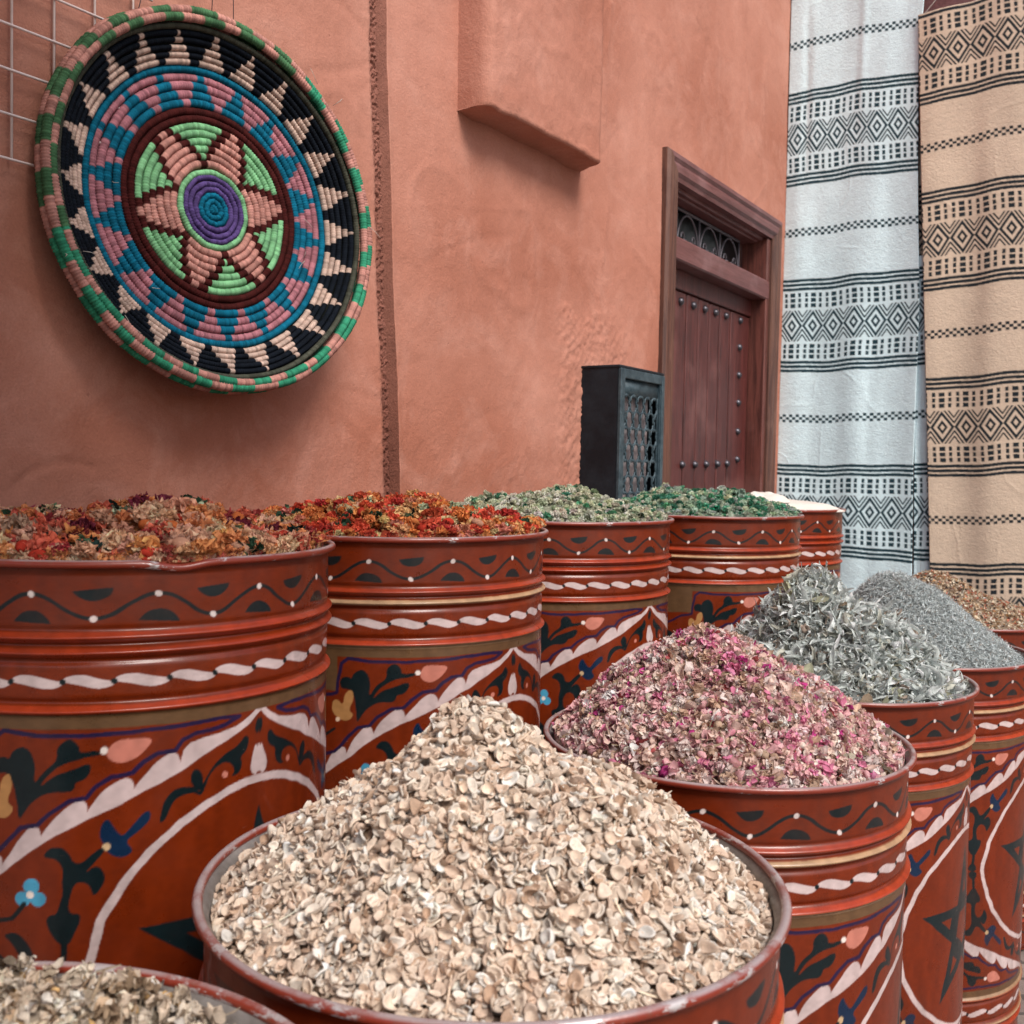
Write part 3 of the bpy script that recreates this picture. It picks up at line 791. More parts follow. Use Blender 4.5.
    poly([(-58.5, 30.3), (-58.6, 27.5), (-59.4, 25.5), (-61.0, 24.4), (-64, 24.6), (-64.4, 22.9), (-62, 22.5), (-60.4, 22.9), (-60.2, 22.0), (-57.7, 21.2), (-55.2, 21.8), (-54.0, 23.4), (-54.6, 25.9), (-52.4, 24.0), (-48.9, 22.8), (-49.2, 21.2), (-46.4, 20.2), (-44.0, 21.2), (-44.2, 22.15), (-39.3, 21.85), (-39.3, 22.5), (-45.3, 22.85), (-48.8, 23.5), (-52.0, 24.8), (-53.6, 26.2), (-50.4, 24.7), (-46.4, 24.1), (-42.2, 23.3), (-41.4, 24.0), (-43.0, 25.3), (-45.5, 25.5), (-45.7, 26.2), (-47.2, 26.7), (-51.2, 26.6), (-54.4, 27.4), (-56.8, 28.9)], DGR)
    dot(38.6, 21.95, .42, (.75, .66, .60))
    # dark blue bird flower in the field below the arch
    poly([(-39.2, 33.4), (-40.6, 31.6), (-38.6, 29.6), (-36.9, 31.5), (-35.3, 32.2), (-33, 31.0), (-29.0, 29.2), (-28.6, 30.6), (-32.0, 32.0), (-34.6, 32.8), (-32.2, 34.1), (-35.4, 35.0), (-38.4, 34.2)], DBLUE)
    dot(38.9, 33.3, .5, (.52, .36, .2))
    poly([(-52.8, 34.3), (-50.4, 32.9), (-47.1, 33.2), (-45.5, 35.8), (-40.0, 33.1), (-39.0, 33.9), (-44.2, 36.7), (-40.6, 35.2), (-38.4, 37.2), (-41.2, 39.6), (-42.2, 37.7), (-45.1, 37.3), (-46.9, 38.7), (-46.8, 41.0), (-44.1, 41.1), (-44.2, 42.5), (-48.1, 45.6), (-52.0, 42.4), (-51.8, 41.2), (-48.9, 41.0), (-48.7, 37.9), (-48.0, 35.9), (-49.6, 34.5)], DGR)
    stroke([(48.1, 44.5), (48.4, 48.7)], .35, DGR)
    poly([(-46, 48.7), (-47, 46.9), (-50, 46.9), (-51, 48.7)], DGR)
    for a in (100, 215, 330):
        dot(55.6 + 2.0 * math.cos(R(a)), 38.7 - 1.0 * math.sin(R(a)), .88, BLUE)
    dot(55.6, 38.75, .42, (.72, .62, .55))
    stroke([(57.2, 39.8), (60.2, 41.6), (64, 42.0)], .28, DGR)
    poly([(-54, 48.2), (-55, 45.2), (-58.6, 43.2), (-62.5, 43.6), (-59.5, 44.7), (-57.5, 46.2), (-56.4, 48.7)], DGR)
    poly([(-61, 46.4), (-65, 45.2), (-69, 46.6), (-66, 47.4), (-62, 47.6)], DGR)
    # ochre bird under the corner and a second dark plant beyond
    poly([(-63.6, 29.8), (-66.8, 28.6), (-67.2, 26.8), (-65.0, 26.2), (-63.2, 27.4), (-62.4, 25.2), (-60.2, 24.4), (-59.4, 26.2), (-61.2, 28.0), (-59.4, 28.6), (-61.0, 29.8)], BIRD)
    dot(64.9, 29.6, .38, (.7, .5, .35))
    poly([(-72, 35.0), (-73.2, 32.6), (-74.6, 30.6), (-79, 29.6), (-81.5, 31.0), (-79, 31.6), (-77.4, 33.0), (-76.6, 35.4), (-74.6, 37.0)], DGR)
    stroke([(71, 32.8), (68, 31.8), (66, 31.2)], .22, DGR)
    poly([(-90, 34.5), (-88, 35.5), (-85, 38.5), (-88, 40.5), (-90, 41)], DGR); dot(87, 37.0, .45, BUD)
    return img
def pick_mesh(v, x): return v + 2 * (int(abs(x) * 1000) % 2)
QUART = quarter()
def drum_colour(PH, Hc, variant, wob):
    """PH degrees from arch tip, Hc cm below the rim"""
    x = (PH + 90) % 180 - 90
    hh = np.where(Hc <= 48.75, Hc, 97.5 - Hc)
    qi = np.clip((np.abs(x) / 90 * QX).astype(int), 0, QX - 1); qj = np.clip((hh / 48.75 * QH).astype(int), 0, QH - 1)
    c = QUART[qi, qj].copy()
    # green star outline in the round field (not mirrored)
    tips = [(0 + 33.2 * math.sin(2 * math.pi * k / 5) * 1.0, 48.75 - 17.0 * math.cos(2 * math.pi * k / 5)) for k in range(5)]
    near = np.abs(x) < 38
    X = x / 2; dmin = np.full(x.shape, 9.0)
    for k in range(5):
        a, b_ = tips[k], tips[(k + 2) % 5]
        ax, ah, dx, dh = a[0] / 2, a[1], (b_[0] - a[0]) / 2, b_[1] - a[1]
        u = np.clip(((X - ax) * dx + (Hc - ah) * dh) / (dx * dx + dh * dh), 0, 1)
        dmin = np.minimum(dmin, np.hypot(X - ax - u * dx, Hc - ah - u * dh))
    # inside test for the five pointed outline: inside at least 4 of the 5 half planes
    cnt = np.zeros(x.shape, int)
    for k in range(5):
        a, b_ = tips[k], tips[(k + 2) % 5]
        e = (b_[0] - a[0]) / 2 * (Hc - a[1]) - (b_[1] - a[1]) * (X - a[0] / 2)
        e0 = (b_[0] - a[0]) / 2 * (48.75 - a[1]) - (b_[1] - a[1]) * (0 - a[0] / 2)
        cnt += (e * e0 > 0)
    star = near & (dmin < 1.9) & (cnt >= 4)
    c[star] = DGR * 1.3
    # bands
    def setm(m, v): c[m] = v
    setm(hh < 19.2, RED)
    setm((hh >= 17.6) & (hh < 19.3), GOLD)
    setm((hh > 8.0) & (hh < 9.2), ORG * .8); setm((hh > 16.6) & (hh < 17.5), ORG * .85)
    if variant: setm((hh > 9.9) & (hh < 10.75), CREAM); setm((hh > 17.3) & (hh < 17.9), CREAM * .75)
    else: setm((hh > 9.9) & (hh < 10.9), ORG * .75)
    # wave with dots and half moons
    per = 360 / 13.0; a = ((PH + wob) / per) % 1.0
    hw = 5.0 - 1.45 * np.cos(2 * math.pi * a)
    slope = np.abs(1.45 * 2 * math.pi / per * 2 * np.sin(2 * math.pi * a))
    setm((np.abs(hh - hw) < .24 * np.sqrt(1 + slope ** 2)) & (hh < 8), DGR)
    q = (a + .5) % 1 - .5                         # crest at 0
    setm((np.hypot(q * per / 2, hh - 3.6) < .38), np.array((.74, .64, .6)))
    q2 = a - .5                                   # trough
    setm((np.hypot(q2 * per / 2, hh - 6.5) < .38), np.array((.74, .64, .6)))
    ex = q * per / 2 / 2.25; m = (np.abs(ex) < 1) & (hh < 6.9 + .15 * ex) & (hh > 6.9 - 1.45 * np.sqrt(np.clip(1 - ex * ex, 0, 1)) ** 1.3); setm(m, DGR)
    ex = q2 * per / 2 / 2.15; m = (np.abs(ex) < 1) & (hh > 3.0 - .2 * ex) & (hh < 3.0 + 1.4 * np.sqrt(np.clip(1 - ex * ex, 0, 1)) ** 1.2); setm(m, DGR)
    # twisted white garland
    per = 360 / 31.0; s = ((PH + 1.7 + wob * .4) / per) % 1.0
    mid = 13.75 - .45 * np.cos(math.pi * s) * np.sin(math.pi * (.15 + .7 * s)) ; th = .60 * np.sin(math.pi * np.clip(s, 0, 1)) ** .55 + .06
    setm((np.abs(hh - mid) < th) & (s > .02) & (s < .985), PINKW)
    sd = np.minimum(s, 1 - s) * per / 2; setm(np.hypot(sd, hh - 13.75) < .36, DGR)
    # feet and rims
    setm(hh < 1.0, RED * .9)
    return c
def make_drum_mesh(variant):
    rng = np.random.default_rng(40 + variant)
    NP = 1080; zs = np.concatenate([np.arange(.0, .20, .0011), np.arange(.20, .58, .0018), np.arange(.58, DH + .001, .0025)]); NZ = len(zs)
    th = np.arange(NP) / NP * 2 * math.pi
    h = zs * 100
    hm = np.where(h <= 48.75, h, 97.5 - h)
    def bead(c, w, a): return a * np.exp(-((hm - c) / w) ** 2)
    r = RB + bead(8.6, .40, .0058) + bead(10.4, .40, .0058) + bead(17.2, .42, .0060) - bead(9.5, .32, .0034) - bead(7.7, .35, .0016) - bead(11.4, .40, .0028) - bead(16.2, .45, .0034)
    r = r + np.where(hm < 1.4, .0035 * (1 - hm / 1.4), 0)
    PHd, HH = np.meshgrid(np.degrees(th), h, indexing='ij')
    vr = lambda a, b_: vnoise(NZ, NP, b_, a, rng, True).T
    wx = .45 * vr(30, 22) + .28 * vr(90, 60); wh = .14 * vr(36, 20) + .07 * vr(110, 70)
    wob = 1.2 * np.sin(np.radians(PHd) * 2 + 1 + variant // 2) + .9 * np.sin(np.radians(PHd) * 5 + 2.5 * (variant // 2))
    acc = 0
    for a in (-.33, 0, .33):
        for b_ in (-.33, 0, .33):
            acc = acc + drum_colour(PHd + wx + a * .333, HH + np.where((HH > 19.6) & (HH < 78), wh, wh * .3) + b_ * .18, variant % 2, wob)
    acc = acc / 9
    st = 1 + .13 * vr(150, 30) + .08 * vr(260, 200) + .08 * vr(9, 7)
    acc = acc * st[..., None]
    rr = r[None] + .0010 * vr(12, 7) + .0003 * vr(50, 30)
    X = np.stack([rr * np.cos(th)[:, None], rr * np.sin(th)[:, None], np.broadcast_to(DH - .004 - zs * (DH - .004) / DH, rr.shape)], -1)
    F = grid_faces(NP, NZ)
    jj = np.arange(NZ - 1); F2 = np.stack([(NP - 1) * NZ + jj, (NP - 1) * NZ + jj + 1, jj + 1, jj], -1)
    return mesh_np('drum_body', X.reshape(-1, 3), np.concatenate([F, F2])[:, ::-1], acc.reshape(-1, 3))
DRUM = [make_drum_mesh(0), make_drum_mesh(1), make_drum_mesh(2), make_drum_mesh(3)]
for m in DRUM: m.materials.append(M_PAINT)
def lathe(name, prof, n=180, bend=None):
    th = np.arange(n) / n * 2 * math.pi
    P = np.array(prof, float); k = len(P)
    X = np.stack([P[None, :, 0] * np.cos(th)[:, None], P[None, :, 0] * np.sin(th)[:, None], np.broadcast_to(P[None, :, 1], (n, k))], -1)
    if bend: X = bend(X, th)
    F = grid_faces(n, k); jj = np.arange(k - 1); F2 = np.stack([(n - 1) * k + jj, (n - 1) * k + jj + 1, jj + 1, jj], -1)
    return mesh_np(name, X.reshape(-1, 3), np.concatenate([F, F2]))
def rim_prof():
    c = (.2890, DH - .0045); r = .0050
    return [(c[0] + r * math.cos(a), c[1] + r * math.sin(a)) for a in np.linspace(-2.2, math.pi + .9, 14)]
def wobble(seed, amt=.0012, dent=None):
    def f(X, th):
        rg = np.random.default_rng(seed)
        w = sum(rg.uniform(.3, 1) * np.sin(k * th + rg.uniform(0, 6)) / k for k in range(2, 9)) * amt
        X = X.copy(); X[..., 2] += w[:, None] * .8; s = 1 + w[:, None] * 2; X[..., 0] *= s; X[..., 1] *= s
        if dent:
            g = np.exp(-((np.degrees(th) - dent[0] + 180) % 360 - 180) ** 2 / dent[1] ** 2)
            X[..., 2] -= g[:, None] * dent[2]; X[..., 0] *= 1 + g[:, None] * dent[3]; X[..., 1] *= 1 + g[:, None] * dent[3]
        return X
    return f
RIM = lathe('drum_rim', rim_prof(), bend=wobble(1)); RIM.materials.append(M_RIM)
RIMW = lathe('drum_rim', rim_prof(), bend=wobble(2, .0016)); RIMW.materials.append(M_RIM_WORN)
LIN = lathe('drum_lining', [(.2862, DH - .006), (.2785, DH - .012), (.2770, DH - .085), (.2778, DH - .095), (.2770, DH - .11), (.2770, DH - .30)], bend=wobble(4, .0008)); LIN.materials.append(M_LINER)
BOT = lathe('drum_base', [(.001, .012), (.27, .012), (.287, .004), (.2895, .009), (.285, .016)]); BOT.materials.append(M_PAINT)
a = BOT.color_attributes.new('Col', 'FLOAT_COLOR', 'POINT'); a.data.foreach_set('color', np.tile(np.array([*(RED * .6), 1], np.float32), len(BOT.vertices)))

def drum(x, y, rimz, apex, variant, label, group, worn=False, dent=None):
    root = tag(empty('painted_drum', (x, y, rimz - DH), R(apex)), label, 'drum', group)
    link('drum_body', DRUM[pick_mesh(variant, x)], None, root)
    if dent:
        me = lathe('drum_rim', rim_prof(), 360, bend=wobble(7, .0012, (dent[0] - apex, dent[1], dent[2], dent[3]))); link('drum_rim', me, M_RIM, root)
    else: link('drum_rim', RIMW if worn else RIM, None, root)
    link('drum_lining', LIN, None, root); link('drum_base', BOT, None, root)
    return root
GB = 'painted drums standing in the row along the wall'; GF = 'painted drums standing in the front row'
ZB = 1.255
DB = [(-.548, 1.45, ZB, -34.8, 0, 'red painted drum with a dented rim, under orange potpourri at the left edge', dict(dent=(-57, 5.5, .006, -.010))),
      (-.224, 1.93, ZB, -35.7, 1, 'red painted drum second from the left along the wall, under orange and red dried flowers', {}),
      (.103, 2.52, ZB, -39.5, 0, 'red painted drum of pale green buds, in the middle of the row along the wall', {}),
      (.532, 2.93, ZB, -36.5, 1, 'red painted drum of bright green buds, standing before the wooden door', {}),
      (.836, 3.51, ZB, -60, 0, 'red painted drum covered with white cloth, farthest of the wall row', {})]
DF = [(-.36, .53, .96, -20, 1, 'red painted drum of mixed dried flowers at the bottom left corner', dict(worn=True)),
      (-.012, 1.028, .96, -48, 1, 'large red painted drum of pale seed pods in the foreground, its rim chipped', dict(worn=True)),
      (.352, 1.654, .945, -26, 1, 'red painted drum heaped with dried pink rose petals', {}),
      (.729, 2.27, .925, -36.7, 1, 'red painted drum heaped with long grey green curled leaves', {}),
      (1.06, 2.68, .92, -30.7, 1, 'red painted drum holding fine grey herb clippings at the right edge', {}),
      (1.45, 3.30, .92, -30, 1, 'red painted drum of red and beige mix, farthest right below the sand rug', {})]
for q in DB: drum(*q[:5], q[5], GB, **q[6])
for q in DF: drum(*q[:5], q[5], GF, **q[6])

# ------------------------------------------------------------------ heaps
def nrm(a): return a / (np.linalg.norm(a, axis=-1, keepdims=True) + 1e-9)
def patches(pos, nor, L, Wd, nu, nv, prof, curl, twist, cup, crump, cols, rng, colvar=.12, tipcol=None):
    """many little curled sheets in one vertex array; all parameters may be per-sheet arrays"""
    N = len(pos); A = lambda v: np.broadcast_to(np.asarray(v, float), (N,))[:, None, None]
    L, Wd, curl, twist, cup, crump = A(L), A(Wd), A(curl), A(twist), A(cup), A(crump)
    u = np.linspace(-1, 1, nu)[None, :, None]; v = np.linspace(-1, 1, nv)[None, None, :]
    pr = prof(u)
    cc = np.where(np.abs(curl) < .02, .02, curl)
    x = L * np.sin(cc * u) / cc + 0 * v; zc = L * (1 - np.cos(cc * u)) / cc
    y = Wd * pr * v; z = cup * Wd * pr * v * v
    ct, st_ = np.cos(twist * u), np.sin(twist * u)
    y2 = y * ct - z * st_; z2 = y * st_ + z * ct + zc
    P = np.stack([x + 0 * y2, y2, z2], -1)
    P = P + rng.normal(0, 1, P.shape) * crump[..., None] * (L[..., None] * .5 + Wd[..., None] * .5)
    n_ = nrm(nor); r_ = rng.normal(0, 1, n_.shape); a = nrm(np.cross(n_, r_)); b_ = np.cross(n_, a)
    Mx = np.stack([a, b_, n_], 1)                                   # N,3(local axis),3(world)
    Q = np.einsum('nuvk,nkw->nuvw', P, Mx) + pos[:, None, None]
    C = np.broadcast_to(cols[:, None, None], Q.shape) * (1 + rng.normal(0, colvar, (N, nu, nv, 1)))
    if tipcol is not None: C = C * (1 - np.abs(u)[..., None] ** 2 * .0) 
    f = grid_faces(nu, nv); F = (f[None] + (np.arange(N) * nu * nv)[:, None, None]).reshape(-1, 4)
    return Q.reshape(-1, 3), F, np.clip(C, .002, .95).reshape(-1, 3)
def ellipsoids(pos, nor, a, b_, cols, rng, nu=5, nv=7, colvar=.1, ridge=.1):
    N = len(pos); A = lambda v: np.broadcast_to(np.asarray(v, float), (N,))[:, None, None]
    a, b_ = A(a), A(b_)
    th = np.linspace(.12, math.pi - .12, nu)[None, :, None]; ph = np.linspace(0, 2 * math.pi, nv, endpoint=False)[None, None]
    rr = b_ * np.sin(th) * (1 + ridge * rng.normal(0, 1, (N, nu, nv)))
    P = np.stack([a * np.cos(th) + 0 * ph + 0 * rr, rr * np.cos(ph), rr * np.sin(ph)], -1)
    n_ = nrm(nor); r_ = rng.normal(0, 1, n_.shape); x = nrm(np.cross(n_, r_)); y = np.cross(n_, x)
    Q = np.einsum('nuvk,nkw->nuvw', P, np.stack([x, y, n_], 1)) + pos[:, None, None]
    C = np.broadcast_to(cols[:, None, None], Q.shape) * (1 + rng.normal(0, colvar, (N, nu, nv, 1)))
    f = grid_faces(nu, nv, wrap_v=True); F = (f[None] + (np.arange(N) * nu * nv)[:, None, None]).reshape(-1, 4)
    return Q.reshape(-1, 3), F, np.clip(C, .002, .95).reshape(-1, 3)
def pods(pos, nor, a, b_, cols, rng):
    """flat oval husks with a raised rim round a dished middle, slightly bent"""
    N = len(pos); nr_ = 14
    prof = np.array([(.05, -.10, .92), (.40, .02, .95), (.66, .16, 1.0), (.86, .20, 1.04), (1.0, -.02, 1.0), (.86, -.34, .93), (.40, -.50, .88)])
    ph = np.linspace(0, 2 * math.pi, nr_, endpoint=False)
    A = lambda v: np.broadcast_to(np.asarray(v, float), (N,))[:, None, None]
    a, b_ = A(a), A(b_)
    R_ = prof[None, :, 0:1]
    lob = 1 + .10 * np.sin(2 * ph[None, None] + rng.uniform(0, 6, (N, 1, 1))) + .07 * np.sin(3 * ph[None, None] + rng.uniform(0, 6, (N, 1, 1)))
    x = a * R_ * np.cos(ph) * lob; y = b_ * R_ * np.sin(ph) * lob
    dish = A(rng.uniform(.3, 1.2, N)); bend = A(rng.normal(0, .35, N)); bend2 = A(rng.normal(.1, .5, N))
    z = b_ * prof[None, :, 1:2] * np.where(prof[None, :, 1:2] > 0, 1, dish) * (1 + .25 * np.sin(2 * ph + rng.uniform(0, 6, (N, 1, 1)))) + bend * x * x / a + bend2 * y * y / b_
    P = np.stack([x, y, z + 0 * x], -1)
    n_ = nrm(nor); r_ = rng.normal(0, 1, n_.shape); ax = nrm(np.cross(n_, r_)); ay = np.cross(n_, ax)
    Q = np.einsum('nuvk,nkw->nuvw', P, np.stack([ax, ay, n_], 1)) + pos[:, None, None]
    C = np.broadcast_to(cols[:, None, None] * prof[None, :, 2, None, None], Q.shape) * (1 + rng.normal(0, .04, (N, 7, nr_, 1)))
    f = grid_faces(7, nr_, wrap_v=True); F = (f[None] + (np.arange(N) * 7 * nr_)[:, None, None]).reshape(-1, 4)
    return Q.reshape(-1, 3), F, np.clip(C, .002, .95).reshape(-1, 3)
class Heap:
    def __init__(s, hf, rmax=.277, seed=0):
        s.hf = hf; s.rm = rmax; s.rng = np.random.default_rng(seed); s.parts = []; s.n = 0
    def put(s, t):
        V, F, C = t; s.parts.append((V, F + s.n, C)); s.n += len(V)
    def scatter(s, N, lift=(0, .004), rm=None, centre_bias=.5):
        r = (rm or s.rm) * s.rng.uniform(0, 1, N) ** centre_bias; a = s.rng.uniform(0, 2 * math.pi, N)
        x, y = r * np.cos(a), r * np.sin(a); z = s.hf(x, y)
        e = .006; nx = -(s.hf(x + e, y) - z) / e; ny = -(s.hf(x, y + e) - z) / e
        n_ = nrm(np.stack([nx, ny, np.ones(N)], -1))
        return np.stack([x, y, z], -1) + n_ * s.rng.uniform(lift[0], lift[1], (N, 1)), n_
    def base(s, colr, rough=.004, amp=None):
        k, m = 90, 150; r = np.linspace(0, s.rm + .0015, k)[:, None]; a = np.linspace(0, 2 * math.pi, m, endpoint=False)[None]
        x = r * np.cos(a); y = r * np.sin(a); z = s.hf(x.ravel(), y.ravel()).reshape(x.shape) - .004 - .008 * (r / s.rm) ** 8
        z = z + s.rng.uniform(-1, 1, z.shape) * rough
        V = np.stack([x, y, z], -1).reshape(-1, 3)
        F = grid_faces(k, m, wrap_v=True)
        C = np.array(colr)[None] * (1 + s.rng.normal(0, .2, (len(V), 1)))
        s.put((V, F, C))
    def clamp(s):
        for V, F, C in s.parts:
            q = np.hypot(V[:, 0], V[:, 1]); m = (q > .2765) & (V[:, 2] < .006); V[m, :2] *= (.2765 / q[m])[:, None]
    def build(s, name, label, cat, x, y, rimz, mat, group='heaps of dried goods filling the drums'):
        s.clamp(); me = mesh_np(name, np.concatenate([p[0] for p in s.parts]), np.concatenate([p[1] for p in s.parts]), np.concatenate([p[2] for p in s.parts]))
        o = link(name, me, mat); o.location = (x, y, rimz); return tag(o, label, cat, group, 'stuff')
def pick(rng, N, table, jit=.15):
    """table: (weight, rgb)"""
    w = np.array([t[0] for t in table], float); w /= w.sum(); i = rng.choice(len(table), N, p=w)
    return np.array([t[1] for t in table])[i] * (1 + rng.normal(0, jit, (N, 1)))
oval = lambda u: np.sqrt(np.clip(1 - u * u * .97, 0, 1))
leafp = lambda u: np.clip((1 - u * u), .03, 1) ** .8
strip = lambda u: 1 - .35 * u * u
def cone(H, base_z, Rm=.277, tip=.05, ecc=(0, 0), lump=.006, seed=0, pw=1.0):
    rg = np.random.default_rng(seed); ks = [(rg.uniform(12, 38), rg.uniform(-40, 40), rg.uniform(0, 6)) for _ in range(6)]
    def f(x, y):
        r = np.hypot(x - ecc[0] * (1 - np.hypot(x, y) / Rm), y - ecc[1] * (1 - np.hypot(x, y) / Rm))
        rr = np.sqrt(r * r + tip * tip) - tip; k = math.sqrt(Rm * Rm + tip * tip) - tip
        z = base_z + (H - base_z) * (1 - np.clip(rr / k, 0, 1.1) ** pw)
        fade = 1 - np.clip(np.hypot(x, y) / Rm, 0, 1) ** 4
        for a, b_, c in ks: z = z + lump / 3 * np.sin(a * x + b_ * y + c) * fade
        return z
    return f
def tilt(n_, amt, rng): return nrm(n_ + rng.normal(0, amt, n_.shape))
def clusters(h, P, Nn, rad, npet, table, rng, pl=.45, crump=.22, nu=4, nv=3, flat=.7, jit=.12, curl=1.0):
    """crumpled blossoms: npet petals round each centre"""
    N = len(P); cc = pick(rng, N, table, .18)
    rad = np.broadcast_to(np.asarray(rad, float), (N,))
    dirs = nrm(rng.normal(0, 1, (N, npet, 3)) + Nn[:, None] * .5)
    pos = P[:, None] + dirs * rad[:, None, None] * np.array([1, 1, flat]) * rng.uniform(.35, 1, (N, npet, 1))
    nor = nrm(dirs + rng.normal(0, .6, dirs.shape))
    cols = np.repeat(cc, npet, 0) * (1 + rng.normal(0, jit, (N * npet, 1)))
    rr = np.repeat(rad, npet)
    h.put(patches(pos.reshape(-1, 3), nor.reshape(-1, 3), rr * pl * rng.uniform(.7, 1.4, N * npet), rr * pl * rng.uniform(.5, 1.0, N * npet), nu, nv, oval, rng.normal(0, curl, N * npet), rng.normal(0, .6, N * npet), rng.normal(.3, .5, N * npet), crump * .5, cols, rng, .12))

def blossoms(h, P, Nn, rad, npet, table, rng, jit=.12):
    """ragged dried flower heads: many narrow curled petals radiating from a centre"""
    N = len(P); cc = pick(rng, N, table, .16); rad = np.broadcast_to(np.asarray(rad, float), (N,))
    dirs = nrm(rng.normal(0, 1, (N, npet, 3)) + Nn[:, None] * .6)
    pos = P[:, None] + dirs * rad[:, None, None] * np.array([1, 1, .7]) * rng.uniform(.25, .95, (N, npet, 1))
    nor = nrm(np.cross(dirs, rng.normal(0, 1, dirs.shape)) + dirs * rng.normal(0, .5, (N, npet, 1)))
    cols = np.repeat(cc, npet, 0) * (1 + rng.normal(0, jit, (N * npet, 1))) * (1 + .05 * np.repeat(rng.normal(0, 1, (N, 3)), npet, 0))
    rr = np.repeat(rad, npet); M = N * npet
    h.put(patches(pos.reshape(-1, 3), nor.reshape(-1, 3), rr * rng.uniform(.25, .55, M), rr * rng.uniform(.10, .26, M), 5, 3, leafp, rng.normal(0, 1.5, M), rng.normal(0, 1.2, M), rng.normal(.6, .8, M), .09, cols, rng, .14))
def heap_pods():
    h = Heap(cone(.140, -.030, tip=.080, lump=.018, seed=1, ecc=(.0, .0)), .276, 1); g = h.rng
    h.base((.40, .28, .20), .005)
    tb = [(5, (.79, .64, .51)), (2.8, (.70, .53, .41)), (3.6, (.86, .76, .65)), (1.3, (.54, .37, .26)), (1.0, (.90, .85, .78))]
    for N, lo, hi, tl in ((5200, -.003, .002, .35), (4300, .001, .007, .48), (2300, .004, .011, .65)):
        P, n_ = h.scatter(N, (lo, hi)); sz = g.uniform(.60, 1.30, N)
        h.put(pods(P, tilt(n_, tl, g),   .0073 * sz * g.uniform(.7, 1.1, N), .0049 * sz * g.uniform(.7, 1.2, N), pick(g, N, tb, .1), g))
    N = 1500; P, n_ = h.scatter(N, (.002, .010)); h.put(patches(P, tilt(n_, .8, g), g.uniform(.002, .005, N), g.uniform(.001, .003, N), 4, 4, oval, g.normal(0, .8, N), g.normal(0, .6, N), .5, .1, pick(g, N, tb, .1), g, .08))
    N = 1300; P, n_ = h.scatter(N, (.003, .009)); sz = g.uniform(.8, 1.3, N)
    h.put(patches(P, tilt(n_, .5, g), .0066 * sz, .0044 * sz, 7, 6, oval, g.normal(.8, .3, N), 0 * sz, g.uniform(.9, 1.6, N), .02, pick(g, N, tb, .1), g, .05))
    N = 110; P, n_ = h.scatter(N, (.006, .010)); h.put(patches(P, tilt(n_, .25, g), g.uniform(.008, .018, N), .0010, 4, 3, strip, .15, .3, 1.0, .01, pick(g, N, [(1, (.80, .62, .47))]), g))
    x, y, z = DF[1][:3]; h.build('seed_pod_heap', 'cone of pale beige oval seed pods filling the foreground drum', 'dried pods', x, y, z, M_SEED)
def heap_rose():
    h = Heap(cone(.160, -.020, tip=.075, lump=.018, seed=2, ecc=(-.03, .01)), .276, 2); g = h.rng
    h.base((.52, .30, .25), .007)
    tb = [(4, (.86, .62, .53)), (4.4, (.88, .50, .51)), (1.5, (.82, .28, .43)), (.35, (.62, .08, .30)), (2.0, (.64, .44, .32)), (2.8, (.90, .74, .69)), (.4, (.34, .24, .16)), (.4, (.42, .10, .10)), (.4, (.50, .46, .36))]
    for N, lo, hi in ((3200, -.003, .004), (2900, .002, .009), (800, .006, .013)):
        P, n_ = h.scatter(N, (lo, hi)); sz = g.uniform(.5, 1.35, N)
        h.put(patches(P, tilt(n_, .6, g), .0092 * sz, .0064 * sz * g.uniform(.5, 1.1, N), 5, 4, oval, g.normal(0, 1.0, N), g.normal(0, .7, N), g.normal(.3, .8, N), .13, pick(g, N, tb), g, .13))
    N = 900; P, n_ = h.scatter(N, (.001, .009)); clusters(h, P, n_, g.uniform(.007, .0125, N), 20, tb[:6], g, .52, .18, 4, 4, .9, .12, 1.4)
    N = 420; P, n_ = h.scatter(N, (.002, .009)); h.put(ellipsoids(P, tilt(n_, .8, g), g.uniform(.006, .009, N), g.uniform(.0045, .0062, N), pick(g, N, tb[:2] + [(3, (.70, .50, .36)), (1, (.72, .30, .36))]), g, 6, 9, .14, .13))
    N = 500; P, n_ = h.scatter(N, (.004, .012)); h.put(patches(P, tilt(n_, .35, g), g.uniform(.008, .018, N), g.uniform(.0006, .0016, N), 5, 3, strip, g.normal(0, .6, N), .5, .8, .04, pick(g, N, [(1, (.45, .36, .24)), (1, (.55, .42, .33))]), g))
    x, y, z = DF[2][:3]; h.build('rose_petal_heap', 'cone of crumpled pink and magenta dried rose petals', 'dried petals', x, y, z, M_DRIED)
